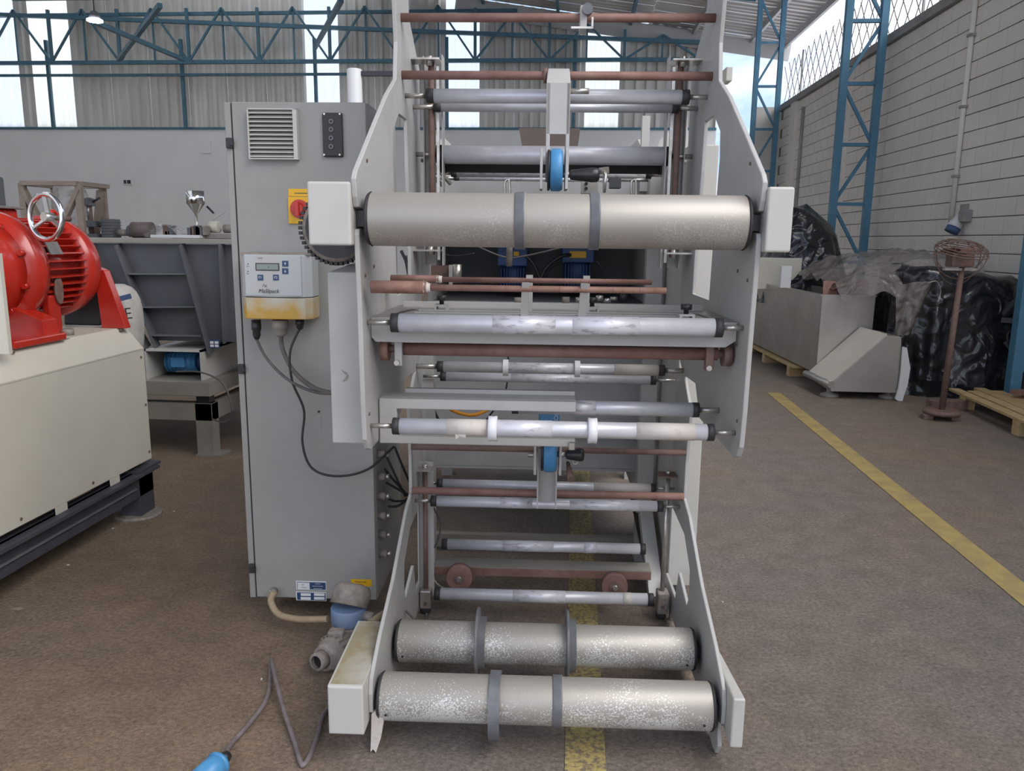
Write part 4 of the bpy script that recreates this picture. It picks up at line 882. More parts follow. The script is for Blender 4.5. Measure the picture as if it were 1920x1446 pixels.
q = P2(955, 486, 3.3); obj('down_pipe', mb().cyl((q.x, 3.3, q.z-.03), (q.x, 3.3, q.z+.12), .013), 'dust', HS)
# side linkages at left
for a_, b_ in (((806, 300), (845, 345)), ((800, 320), (830, 348)), ((760, 480), (775, 560))): obj('link_rod', mb().bar(P2(*a_, 3.2), P2(*b_, 3.3), .012), 'steel', HS)
obj('wire_loop', mb().tube(smooth_path([P2(*q) for q in ((752, 470, 3.0), (765, 500, 3.0), (768, 530, 3.0), (762, 560, 3.0))], 6), .006), 'cableg', HS)
# orange hoses
obj('orange_hose', mb().tube(smooth_path([P2(*q) for q in ((771, 655, 3.02), (776, 700, 3.0), (779, 740, 2.98), (779, 795, 3.0))], 6), .0065), 'orange', HS); obj('orange_hose', mb().tube(smooth_path([P2(*q) for q in ((838, 764, 3.3), (862, 775, 3.28), (890, 778, 3.28), (920, 766, 3.3))], 6), .008), 'orange', HS)
obj('black_lead', mb().tube(smooth_path([P2(*q) for q in ((953, 668, 3.4), (952, 700, 3.4), (945, 740, 3.4), (910, 790, 3.5))], 6), .004), 'cable', HS)
obj('black_lead', mb().tube(smooth_path([P2(*q) for q in ((800, 700, 3.3), (812, 720, 3.3), (813, 765, 3.3), (830, 800, 3.3))], 6), .006), 'cable', HS)
obj('grey_lead', mb().tube(smooth_path([P2(*q) for q in ((812, 950, 3.06), (826, 985, 3.06), (820, 1015, 3.06), (812, 1030, 3.06))], 6), .0035), 'cableg', HS)
obj('grey_lead', mb().tube(smooth_path([P2(*q) for q in ((808, 1080, 3.05), (820, 1095, 3.05), (836, 1106, 3.0))], 6), .0035), 'paint', HS)
obj('grey_lead', mb().tube(smooth_path([P2(*q) for q in ((761, 1146, 2.6), (775, 1160, 2.58), (786, 1182, 2.55))], 6), .004), 'cableg', US); obj('grey_lead', mb().tube(smooth_path([P2(*q) for q in ((800, 1150, 2.9), (797, 1180, 2.9))], 6), .004), 'cableg', US)
# brown bin on top behind
a_, b_, c_, d_ = (mat_(*q, y=4.7) for q in ((975, 249), (1085, 250), (994, 276), (1073, 276)))
t = obj('brown_bin', mb().add([(a_.x, 4.5, a_.z), (b_.x, 4.5, a_.z), (b_.x, 5.0, a_.z), (a_.x, 5.0, a_.z), (c_.x, 4.6, 1.78), (d_.x, 4.6, 1.78), (d_.x, 4.9, 1.78), (c_.x, 4.9, 1.78)], [(0,1,2,3),(7,6,5,4),(0,4,5,1),(1,5,6,2),(2,6,7,3),(3,7,4,0)]), 'brown'); tag(t, 'brown tapered metal bin on top of the machine housing', 'bin')
# junction box outside the right plate
q = mat_(1362, 145, y=2.95); t = obj('junction_box', mb().box(q.x-.012, q.x+.010, 2.9, 2.97, q.z-.022, q.z+.026), 'cover', US, bev=.003)

# ================================================================== GEAR MOTOR AT THE FLOOR
q = mat_(655, 1150, y=2.62)
GM = thing('gear_motor', 'dusty blue and grey gear motor on the floor beside the cabinet', 'motor', MACH @ V((q.x, 2.62, 0)), math.radians(2.3))
gx = q.x; zz = lambda py: max(mat_(655, py, y=2.62).z, .01)
obj('gear_body', mb().prof((gx, 2.62, zz(1200)), (gx, 2.62, zz(1166)), [(0, .052), (.8, .060), (1, .066)], 28), 'dust', GM)
obj('blue_band', mb().prof((gx, 2.62, zz(1166)), (gx, 2.62, zz(1136)), [(0, .060), (.1, .066), (.9, .066), (1, .062)], 28), 'bluel', GM)
obj('motor_hood', mb().prof((gx, 2.62, zz(1136)), (gx+.012, 2.66, zz(1104)), [(0, .070), (.7, .068), (.93, .058), (1, .04)], 28), 'dust', GM)
obj('stub', mb().cyl((gx+.06, 2.60, zz(1148)), (gx+.10, 2.58, zz(1148)), .018), 'dust', GM)
A = V((gx+.005, 2.60, zz(1200)-.005)); B = V((gx-.058, 2.47, .062))
obj('motor_barrel', mb().prof(A, B, [(0, .05), (.2, .062), (.75, .060), (.8, .05), (1, .044)], 30), 'dust', GM)
dv = (B-A).normalized(); u = dv.cross(V((0, 0, 1))).normalized(); w2 = u.cross(dv)
fb = 0
for k in range(14):
    an = -1.6+k*.34; off = u*math.cos(an)+w2*math.sin(an); obj('cooling_fin', mb().bar(A+(B-A)*.22+off*.064, A+(B-A)*.72+off*.063, .004, .008), 'dust', GM)
obj('outlet_pipe', mb().prof(B, B+dv*.035, [(0, .03), (0, .033), (1, .031), (1, .022)], 24, caps=False), 'dust', GM); obj('outlet_bore', mb().cyl(B+dv*.005, B+dv*.018, .024), 'dark', GM)
obj('terminal_box', mb().box(gx-.055, gx-.0, 2.52, 2.56, .08, .135), 'dust', GM, bev=.006)
obj('foot', mb().box(gx-.05, gx+.06, 2.57, 2.68, 0, .06), 'dust', GM, bev=.005)
cable('brown_hose', [P3(696, 1168, 2.42), P3(710, 1158, 2.46), P3(730, 1146, 2.55)], .013, 'orange' if 0 else 'hose', 'short brown hose lying on the lower left wedge cover', 'hose')

# ================================================================== CREAM MACHINE WITH RED MOTOR
XC = -2.277
CM = thing('cream_machine_base', 'large cream sheet-metal machine base on a dark frame at the left', 'machine', (-2.8, 2.9, 0))
tp = at(229, 614, y=3.95)
b = MB(); b.prism([(XC, .295), (XC, .905), (tp.x, tp.z), (-3.6, tp.z), (-3.6, .295)], 'y', 1.2, 3.985)
obj('casing', b, 'cream', CM, bev=.004)
obj('seam_lip', MB().box(XC-.002, XC+.002, 1.2, 3.98, .900, .907), 'cream', CM)
obj('top_lip', MB().box(-3.3, tp.x+.01, 2.8, 3.5, tp.z, tp.z+.006), 'cream', CM)
for yy in (2.98, 3.2, 3.55, 3.62): obj('casing_tab', MB().box(XC-.003, XC+.001, yy-.03, yy+.05, .262, .296), 'cream', CM) if yy in (3.2, 3.62) else None
for yy, z_ in ((3.95, .86), (3.96, .60), (3.96, .34), (3.45, .325), (2.95, .325)): obj('screw', MB().cyl((XC, yy, z_), (XC+.004, yy, z_), .007, seg=10), 'rustd', CM)
for yy in (3.9, 3.1, 2.72): obj('screw', MB().cyl((tp.x+.02, yy, tp.z-.012), (tp.x+.026, yy, tp.z-.006), .007, seg=10), 'rustd', CM)
obj('frame_beam', MB().box(XC-.06, XC+.0, 1.2, 3.98, .12, .262), 'navy', CM, bev=.003); obj('beam_flange', MB().box(XC-.02, XC+.045, 1.2, 3.98, .246, .262), 'navy', CM); obj('beam_line', MB().box(XC, XC+.012, 1.2, 3.80, .176, .182), 'collar', CM)
obj('cross_beam', MB().box(-3.6, XC, 3.90, 3.98, .13, .262), 'navy', CM)
obj('leg', MB().box(XC-.11, XC, 3.84, 3.98, .01, .26), 'navy', CM, bev=.003); obj('top_pad', MB().box(XC-.14, XC+.03, 3.80, 4.02, .262, .275), 'navy', CM)
obj('foot_disc', MB().cyl((XC-.05, 3.90, 0), (XC-.05, 3.90, .014), .12, .11, seg=36), 'dust', CM)
obj('leg', MB().box(-3.6, -3.49, 3.84, 3.98, 0, .26), 'navy', CM); obj('leg', MB().box(XC-.11, XC, 1.2, 1.34, 0, .26), 'navy', CM)
qa = at(8, 560, y=3.0); obj('upright_panel', MB().box(qa.x-.35, at(13, 560, y=3.0).x, 2.98, 3.0, tp.z, 1.42), 'cream', CM)
# red motor: axis along the machine
cxm, czm, Rm = -2.655, 1.335, .250
RM = thing('red_gear_motor', 'big glossy red finned electric motor bolted on the cream machine base', 'motor', (cxm, 3.55, tp.z))
obj('motor_barrel', MB().cyl((cxm, 3.44, czm), (cxm, 3.80, czm), Rm-.055, seg=56), 'red', RM)
for k in range(40):
    an = 2*PI*k/40
    if 4.2 < an < 5.2: continue
    p0 = V((cxm+math.cos(an)*(Rm-.035), 0, czm+math.sin(an)*(Rm-.035))); d = V((math.cos(an), 0, math.sin(an)))
    obj('cooling_fin', MB().bar((p0.x, 3.45, p0.z), (p0.x, 3.79, p0.z), .045, .006, up=d.cross(V((0, 1, 0)))), 'red', RM)
obj('end_ring', MB().prof((cxm, 3.78, czm), (cxm, 3.92, czm), [(0, Rm-.06), (0, Rm), (.3, Rm+.004), (.7, Rm-.005), (1, Rm-.03), (1, .05)], 60), 'red', RM)
obj('front_flange', MB().prof((cxm, 3.36, czm), (cxm, 3.46, czm), [(0, .10), (0, Rm+.01), (.6, Rm+.02), (1, Rm+.01), (1, Rm-.06)], 60), 'red', RM)
obj('gear_case', MB().prof((cxm-.02, 3.02, czm-.02), (cxm-.02, 3.37, czm), [(0, .05), (.02, .17), (.3, .19), (.35, .225), (.8, .235), (1, .24)], 60), 'red', RM)
for an in (-.9, -.3, .35, 1.0, 1.6):
    q = V((cxm+math.cos(an)*(Rm-.02), 3.35, czm+math.sin(an)*(Rm-.02))); obj('flange_bolt', MB().cyl(q, q-V((0, .025, 0)), .014, seg=6), 'red', RM)
obj('nameplate', MB().box(0, 0, 0, 0, 0, 0) if 0 else MB(Mx.Translation((cxm+math.cos(.42)*(Rm-.012), 3.56, czm+math.sin(.42)*(Rm-.012))) @ Mx.Rotation(-.42, 4, 'Y')).box(-.003, .003, -.045, .045, -.032, .032), 'galv', RM)
obj('fin_lug', MB().box(cxm+.17, cxm+.215, 3.50, 3.58, tp.z+.02, czm-.12), 'red', RM, bev=.01); obj('oval_port', MB(Mx.Translation((cxm+.222, 3.56, czm-.10)) @ Mx.Diagonal((1, .55, 1.3, 1))).cyl((-.006, 0, 0), (.006, 0, 0), .05, seg=24), 'rustd', RM)
obj('mount_foot', MB().box(cxm+.02, tp.x+.03, 3.10, 3.45, tp.z, tp.z+.035), 'red', RM, bev=.008); obj('mount_foot', MB().prism([(cxm+.05, tp.z), (tp.x+.015, tp.z), (tp.x-.0, tp.z+.10), (cxm+.12, czm-.15)], 'y', 3.33, 3.43), 'red', RM, bev=.004)
obj('rear_bracket', MB().prism([(cxm+.19, czm), (cxm+.245, czm-.02), (tp.x+.05, tp.z+.0), (tp.x-.08, tp.z)], 'y', 3.90, 3.95), 'red', RM, bev=.003); obj('mount_stud', MB().cyl((tp.x-.07, 3.6, tp.z), (tp.x-.07, 3.6, tp.z+.03), .03), 'dust', RM)
obj('top_box', MB().box(cxm-.3, cxm+.03, 3.38, 3.60, czm+.20, czm+.275), 'red', RM, bev=.01); obj('box_lid', MB().box(cxm-.32, cxm+.05, 3.36, 3.62, czm+.275, czm+.287), 'galv', RM, bev=.003)
obj('lift_lug', MB().torus((cxm+.12, 3.72, czm+.24), (1, 0, 0), .03, .012, 20, 8), 'red', RM)
q = at(86, 407, y=3.36)
HW = obj('hand_wheel', MB().torus(q, (-.3, -1, .05), .098, .0115, 48, 12), 'chrome', RM, label='polished steel hand wheel')
nv = V((-.3, -1, .05)).normalized(); u = nv.cross(V((0, 0, 1))).normalized(); w2 = nv.cross(u)
for an in (.55, 2.65, 4.75): obj('spoke', MB().bar(q - nv*.015, q+(u*math.cos(an)+w2*math.sin(an))*.094, .018, .010), 'steel', HW)
obj('hub', MB().cyl(q-nv*.035, q+nv*.012, .020), 'steel', HW); obj('wheel_shaft', MB().cyl(q-nv*.03, q-nv*.12, .012), 'rustd', RM)
obj('black_guard', MB().prism([(p_.x, max(p_.z, tp.z)) for p_ in (at(a_, b_, y=4.0) for a_, b_ in ((120, 620), (188, 620), (205, 532), (186, 490), (160, 455), (120, 430)))], 'y', 4.0, 4.06), 'rubber', RM, bev=.01)
# sacks behind the motor
ys = 4.45; q = at(214, 585, y=ys)
for i in range(4):
    z0 = i*.235; top = i == 3
    b = MB(Mx.Translation((q.x-(.14 if i == 3 else .40), ys+.14, z0)) @ Mx.Rotation(.06*(i-1), 4, 'Z')); vs = []; fs = []; nu, nv_ = 22, 12
    H = .235 if not top else .50
    hx, hy = (.26, .22) if not top else (.20, .14)
    for j in range(nv_+1):
        v = j/nv_; ph = -PI/2+PI*v
        for k in range(nu):
            an = 2*PI*k/nu; cs, sn = math.cos(an), math.sin(an); sg = lambda t, e_: math.copysign(abs(t)**e_, t)
            rr = sg(math.cos(ph), .45) + .03*mnoise.noise(V((cs*2, sn*2, v*4+i)))
            vs.append((hx*rr*sg(cs, .5), hy*rr*sg(sn, .5), H/2+H/2*sg(math.sin(ph), .7)+.0))
    for j in range(nv_):
        for k in range(nu): fs.append((j*nu+k, j*nu+(k+1)%nu, (j+1)*nu+(k+1)%nu, (j+1)*nu+k))
    b.add(vs, fs, True); o = obj('sack', b, 'sack')
    tag(o, 'white printed woven sack standing behind the red motor' if top else ('lowest', 'second', 'third')[min(i, 2)] + ' plain white sack from the floor in the pile under the printed sack', 'sack', None if top else 'sacks under the printed sack')
    if top:
        WMo = WM[o.name]
        text('sack_print', 'BURE', .095, Mx.Translation((q.x+.0, ys-.004, at(230, 592, y=ys).z)) @ Mx.Rotation(-.12, 4, 'Y') @ FRONT, 'ink', o, .0008)
        obj('print_band', MB(Mx.Translation((q.x+.0, ys-.003, at(215, 566, y=ys).z)) @ Mx.Rotation(-.25, 4, 'Y')).box(-.09, .12, -.001, .001, -.008, .022), 'inkb', o)

# ================================================================== HOPPER ON ITS STAND
YH = 5.03
HP = thing('grey_hopper', 'grey steel hopper with ribbed tapering front behind the cream machine', 'hopper', (-2.6, 5.6, .74))
hxa, hxb, hza = -3.25, -1.55, 1.44
top = [(hxa, YH), (hxb, YH), (hxb, YH+1.2), (hxa, YH+1.2)]; bot = [(-2.86, YH+.16), (-1.95, YH+.16), (-1.95, YH+1.0), (-2.86, YH+1.0)]
b = MB(); b.add([(x, y, hza) for x, y in top] + [(x, y, .78) for x, y in bot], [(0,1,5,4),(1,2,6,5),(2,3,7,6),(3,0,4,7),(7,6,5,4)]); obj('hopper_body', b, 'hop', HP)
obj('rim', MB().box(hxa-.03, hxb+.03, YH-.05, YH+.0, 1.445, 1.475).box(hxa-.03, hxb+.03, YH+1.2, YH+1.25, 1.445, 1.475).box(hxa-.03, hxa+.0, YH, YH+1.2, 1.445, 1.475).box(hxb, hxb+.03, YH, YH+1.2, 1.445, 1.475), 'stand', HP, bev=.003)
def onf(px, py):      # point on the sloping front
    t = (py-457)/(645-457); q = at(px, py, y=YH+.16*t); return q
for (a_, b_) in (((172, 458), (283, 650)), ((226, 458), (300, 650)), ((346, 458), (400, 662)), ((420, 458), (428, 640))):
    p0, p1 = onf(*a_), onf(*b_); obj('rib', MB().bar(p0+V((0, -.035, 0)), p1+V((0, -.035, 0)), .012, .075, up=(0, -1, 0)), 'hop', HP)
for (a_, b_) in (((250, 513), (360, 513)), ((270, 575), (378, 574)), ((292, 627), (385, 628))):
    p0, p1 = onf(*a_), onf(*b_); obj('rib', MB().bar(p0+V((0, -.03, 0)), p1+V((0, -.03, 0)), .07, .010), 'hop', HP)
a_ = at(398, 640, y=YH-.06); k = obj('label_plate', MB().box(a_.x-.018, a_.x+.05, YH-.066, YH-.060, a_.z-.045, a_.z+.01), 'sign', HP)
for i in range(2):
    for j in range(2): obj('label_field', MB().box(a_.x-.012+i*.032, a_.x+.012+i*.032, YH-.068, YH-.066, a_.z-.037+j*.022, a_.z-.021+j*.022), 'paperw', k)
obj('lower_tray', MB().box(-2.2, -1.6, YH+.10, YH+.9, .60, .80), 'hop', HP, bev=.02)
# stand with motor box
ST = thing('hopper_stand', 'beige steel stand with an open motor box carrying the grey hopper', 'stand', (-2.7, 5.5, 0))
sx = -2.43
obj('stand_top', MB().box(-4.2, sx, YH, 6.6, .425, .525), 'stand', ST, bev=.004); obj('stand_beam', MB().box(-4.2, sx-.01, YH+.03, YH+.11, .25, .37), 'stand', ST); obj('stand_beam', MB().box(sx-.09, sx-.01, YH+.11, 6.6, .25, .37), 'stand', ST)
obj('top_pad', MB().box(sx-.12, sx-.03, YH+.04, YH+.12, .37, .425), 'dark', ST)
obj('leg', MB().box(sx-.13, sx-.01, YH+.03, YH+.13, 0, .37), 'stand', ST, bev=.003); obj('leg', MB().box(sx-.13, sx-.01, 6.4, 6.5, 0, .37), 'stand', ST); obj('leg', MB().box(-4.2, -4.08, YH+.03, YH+.13, 0, .37), 'stand', ST); obj('leg_foot', MB().box(sx-.14, sx+.05, YH+.02, YH+.16, 0, .012), 'stand', ST)
mx0, mx1, mz1 = -2.90, -2.50, .735
b = MB(); b.box(mx0, mx1+.0, YH+.05, YH+.9, mz1-.015, mz1); b.box(mx1-.012, mx1, YH+.05, YH+.9, .525, mz1); b.box(mx0, mx0+.01, YH+.05, YH+.9, .525, mz1); b.box(mx0, mx1, YH+.85, YH+.9, .525, mz1)
obj('motor_box', b, 'cover', ST)
k = obj('blue_motor', MB().cyl((-2.82, YH+.22, .63), (-2.60, YH+.22, .63), .075, seg=30), 'bluep', ST, label='blue electric motor in the open box'); obj('motor_hood', MB().cyl((-2.60, YH+.22, .63), (-2.55, YH+.22, .63), .06), 'bluem', k); obj('terminal_box', MB().box(-2.76, -2.66, YH+.12, YH+.16, .60, .67), 'bluep', k, bev=.005)
for j in range(7): obj('cooling_fin', MB().ring((-2.81+j*.03, YH+.22, .63), (-2.806+j*.03, YH+.22, .63), .081, .07), 'bluep', k)
cable('stand_lead', [at(330, 697, y=YH+.1), at(375, 698, y=YH), at(415, 716, y=YH-.03), at(432, 752, y=YH-.05), at(434, 782, y=YH-.04), at(420, 792, y=YH-.03), at(398, 786, y=YH)], .006, 'cableg', 'grey lead hanging from the blue motor over the beige stand')

# ================================================================== THINGS FAR BEHIND THE HOPPER
YT = 9.0
t = thing('long_bench', 'grey long bench behind the hopper that carries the small machines', 'bench', (-4.6, YT+.3, 0))
obj('bench_top', MB().box(-7.6, -1.7, YT-.1, YT+1.0, 1.40, 1.46), 'stand', t); 
for x in (-7.5, -5.5, -3.6, -1.9): obj('leg', MB().box(x, x+.08, YT, YT+.08, 0, 1.4), 'stand', t)
# crate frame
def bx(px, py, y): return at(px, py, y=y)
CR = thing('crate_frame', 'greyish wooden crate frame standing open on the bench behind the red motor', 'crate', (bx(120, 440, YT).x, YT+.1, 1.46))
z1 = bx(100, 344, YT).z; xa, xm_, xe_ = bx(45, 380, YT).x, bx(150, 380, YT).x, bx(190, 380, YT+.5).x
def beam(p, q, w_=.075): obj('batten', MB().bar(p, q, w_, .05), 'woodg', CR)
beam((xa, YT, z1), (xm_, YT, z1), .09); beam((xm_, YT, z1), (xe_+.05, YT+.55, z1), .09); beam((xa, YT+.55, z1), (xe_, YT+.55, z1)); beam((xa, YT, z1), (xa, YT+.55, z1))
for x, y in ((xa, YT), (xm_, YT), (xe_, YT+.55), (xa+.02, YT+.55)): beam((x, y, 1.46), (x, y, z1))
beam((xm_, YT, z1-.06), (xm_-.3, YT, 1.5)); beam((xe_, YT+.5, z1-.05), (xe_-.1, YT+.5, 1.5)); beam((xa, YT, z1-.05), (xa+.25, YT, 1.5))
b = MB(); vs = []; nu, nv_ = 18, 14
for j in range(nv_+1):
    for k in range(nu):
        an = 2*PI*k/nu; v = j/nv_; r = (.22 + .035*mnoise.noise(V((math.cos(an)*2, math.sin(an)*2, v*3))))*(1-.25*v**3)
        vs.append((bx(130, 400, YT+.25).x+r*math.cos(an)*1.0, YT+.28+r*.8*math.sin(an), 1.46+v*.60))
b.add(vs, [(j*nu+k, j*nu+(k+1)%nu, (j+1)*nu+(k+1)%nu, (j+1)*nu+k) for j in range(nv_) for k in range(nu)], True)
tag(obj('wrapped_load', b, 'wrap'), 'clear plastic wrapped load inside the wooden crate frame', 'package')
def small(name, lab_, cat, px, y=YT+.3): q = bx(px, 440, y); return thing(name, lab_, cat, (q.x, y, 1.46)), q.x, y
t, x, y = small('drill_press', 'small grey upright drill press on the bench right of the crate', 'machine', 172)
obj('column', MB().cyl((x, y, 1.46), (x, y, 1.93), .03), 'rustd', t); obj('head', MB().box(x-.04, x+.05, y-.1, y+.05, 1.83, 1.92), 'hop', t, bev=.01); obj('handle', MB().bar((x+.05, y, 1.88), (x+.14, y, 1.93), .02), 'dark', t); obj('spindle', MB().cyl((x+.02, y-.06, 1.70), (x+.02, y-.06, 1.84), .012), 'steel', t); obj('table', MB().box(x-.10, x+.12, y-.1, y+.08, 1.58, 1.66), 'hop', t, bev=.01); obj('base', MB().box(x-.12, x+.14, y-.12, y+.1, 1.46, 1.50), 'hop', t)
t, x, y = small('gear_box', 'dark grey finned gearbox beside the drill press', 'machine', 212)
obj('block', MB().box(x-.09, x+.05, y-.1, y+.1, 1.46, 1.68), 'hop', t, bev=.01); obj('pipe', MB().cyl((x+.05, y, 1.52), (x+.22, y, 1.52), .04), 'dust', t)
for k in range(5): obj('fin', MB().box(x-.095, x+.055, y-.11, y+.11, 1.50+k*.035, 1.507+k*.035), 'hop', t)
t, x, y = small('metal_drum', 'short brownish metal drum lying on the bench left of the funnel', 'drum', 268)
obj('shell', MB().cyl((x-.12, y, 1.555), (x+.12, y, 1.555), .095), 'brown', t); obj('flange', MB().cyl((x-.17, y, 1.54), (x-.12, y, 1.54), .07), 'hop', t)
q = bx(330, 425, YT+.2)
t = thing('wrapped_machine', 'small machine half covered in crumpled clear plastic below the steel funnel', 'machine', (q.x, YT+.2, 1.46))
obj('base', MB().box(q.x-.25, q.x+.35, YT+.05, YT+.35, 1.46, 1.50), 'paperw', t, bev=.01)
for k in range(9):
    x_ = q.x-.12+random.uniform(0, .55); z_ = 1.50; h_ = random.uniform(.04, .13); obj('mechanism', MB().box(x_-.03, x_+.03, YT+.12, YT+.22, z_, z_+h_), random.choice(['dust', 'hop', 'stand', 'rustd']), t, bev=.004)
b = MB(); vs = []; 
for j in range(11):
    for k in range(19):
        an = PI*k/18; r = .15+.03*mnoise.noise(V((k*.5, j*.5, 3))); vs.append((q.x-.12-r*math.cos(an)*1.3, YT+.05+j*.03, 1.47+r*math.sin(an)*.95))
b.add(vs, [(j*19+k, j*19+k+1, (j+1)*19+k+1, (j+1)*19+k) for j in range(10) for k in range(18)], True); obj('plastic_cover', b, 'wrap', t)
q = bx(367, 385, YT+.2); z0 = bx(367, 407, YT+.2).z
FN = thing('steel_funnel', 'polished stainless steel feed funnel with cone bottom on the bench', 'funnel', (q.x, YT+.2, 1.5))
obj('bowl', MB().prof((q.x, YT+.2, z0), (q.x, YT+.2, z0+.30), [(0, .012), (.12, .02), (.50, .098), (.52, .104), (1, .104), (1, .10)], 36, caps=False), 'chrome', FN); obj('spout', MB().cyl((q.x, YT+.2, 1.48), (q.x, YT+.2, z0+.02), .014), 'steel', FN); obj('lid', MB().cyl((q.x, YT+.2, z0+.285), (q.x, YT+.2, z0+.29), .099), 'steel', FN)
t, x, y = small('filling_machine', 'small cream bench machine with levers right of the steel funnel', 'machine', 400)
obj('base', MB().box(x-.12, x+.3, y-.1, y+.15, 1.46, 1.52), 'stand', t, bev=.01); obj('tank', MB().cyl((x-.06, y, 1.60), (x+.08, y, 1.60), .07), 'cream', t); obj('lever', MB().bar((x+.0, y, 1.68), (x+.16, y, 1.78), .012), 'steel', t); obj('lever', MB().bar((x+.02, y, 1.76), (x-.06, y, 1.84), .02), 'dark', t); obj('motor', MB().cyl((x+.14, y, 1.58), (x+.26, y, 1.58), .05), 'dust', t)
t = obj('grey_locker', MB().box(-6.4, bx(15, 400, 6.5).x, 6.0, 6.5, 0, bx(10, 323, 6).z), 'hop', bev=.02); tag(t, 'dark grey locker at the left edge behind the red motor', 'cabinet')

# ================================================================== RIGHT SIDE: TANK, TARPS, FAN, PALLET
Z97 = .965
TK = thing('steel_tank', 'brushed stainless tank with a sloping belt chute on a wooden pallet', 'tank', (2.85, 9.2, .12))
b = MB(); x0, x1, y0, y1 = 2.56, 3.09, 8.33, 11.4
Trot = Mx.Translation((x0, y0, 0)) @ Mx.Rotation(.045, 4, 'Z') @ Mx.Translation((-x0, -y0, 0))
b = MB(Trot)
b.add([(x0, y0, .15), (x0, y0, Z97), (x0, y1, Z97), (x0, y1, .15)], [(0,1,2,3)]); b.add([(x0+.012, y0+.012, .16), (x0+.012, y0+.012, Z97), (x0+.012, y1, Z97), (x0+.012, y1, .16)], [(3,2,1,0)])
obj('side_sheet', b, 'brush', TK)
obj('rim', MB(Trot).box(x0-.01, x0+.04, y0, y1, Z97-.01, Z97+.006).box(x0, x1+.02, y0-.005, y0+.03, Z97-.01, Z97+.006), 'brush', TK)
obj('front_sheet', MB(Trot).prism([(x0, .15), (x0, Z97), (x1, Z97), (x1, .54)], 'y', y0-.003, y0+.01), 'brush', TK)
obj('tank_back', MB(Trot).box(x0+.02, x1+.9, y1-.02, y1, .15, Z97), 'brush', TK); obj('tank_right', MB(Trot).box(x1, x1+.015, y0+.01, y1, .3, Z97), 'brush', TK); obj('tank_bottom', MB(Trot).box(x0+.01, x1, y0+.01, y1, .15, .17), 'brush', TK)
ch0, ch1, ch2, ch3 = at(1558, 735, y=7.72), at(1692, 735, y=7.72), at(1690, 632, y=7.72), at(1663, 629, y=7.72)
obj('chute_body', MB().prism([(ch0.x, .075), (ch1.x, .075), (ch2.x, ch2.z), (ch3.x, ch3.z), (ch0.x-.01, .15)], 'y', 7.72, 8.25), 'brush', TK, bev=.003)
A_, B_ = V((ch0.x-.01, 7.72, .155)), V((ch3.x, 7.72, ch3.z+.004)); 
obj('belt', MB().add([A_, B_, B_+V((-.04, .60, .0)), A_+V((-.04, .60, .0)), A_+V((0, 0, .012)), B_+V((0, 0, .012)), B_+V((-.04, .60, .012)), A_+V((-.04, .60, .012))], [(3,2,1,0),(4,5,6,7),(0,1,5,4),(1,2,6,5),(2,3,7,6),(3,0,4,7)]), 'cream', TK, label='cream conveyor belt strip')
obj('edge_roll', MB().cyl(A_+V((0, -.02, -.01)), A_+V((-.06, .62, -.01)), .035, seg=14), 'brush', TK)
for x, y in ((2.56, 7.85), (3.12, 7.85)): obj('foot', MB().prof((x, y, 0), (x, y, .10), [(0, .09), (.25, .085), (.4, .03), (1, .03)], 20), 'stand', TK)
tb = at(1440, 470, y=9.6); obj('rear_casing', MB().box(tb.x-.05, tb.x+.6, 10.3, 10.6, .9, 1.30), 'cream', TK, bev=.01)
q = at(1470, 505, y=9.6); obj('switch_box', MB().box(q.x-.04, q.x+.08, 9.55, 9.65, Z97, q.z+.04), 'paperw', TK, bev=.005)
for k in range(12):
    q = at(random.uniform(1545, 1618), random.uniform(530, 545), y=8.55+random.random()*.2); a_ = random.random()*3
    obj('rusty_blade', MB(Mx.Translation(q) @ Mx.Rotation(a_, 4, 'Z') @ Mx.Rotation(random.uniform(.3, 1.2), 4, 'X')).box(-.06, .06, -.004, .004, -.12, .06), 'rustl', TK)
# tank pallet
PA = thing('tank_pallet', 'pale wooden pallet under the stainless tank', 'pallet', (2.8, 9.8, 0))
for k in range(5): obj('deck_plank', MB(Trot).box(2.50+k*.16, 2.63+k*.16, 8.9, 11.2, .105, .13), 'wood', PA, bev=.003)
for yy in (9.0, 10.0, 11.0): obj('block', MB(Trot).box(2.50, 2.60, yy, yy+.1, 0, .105), 'wood', PA); obj('runner', MB(Trot).box(2.60, 3.25, yy, yy+.1, .0, .105), 'wood', PA)
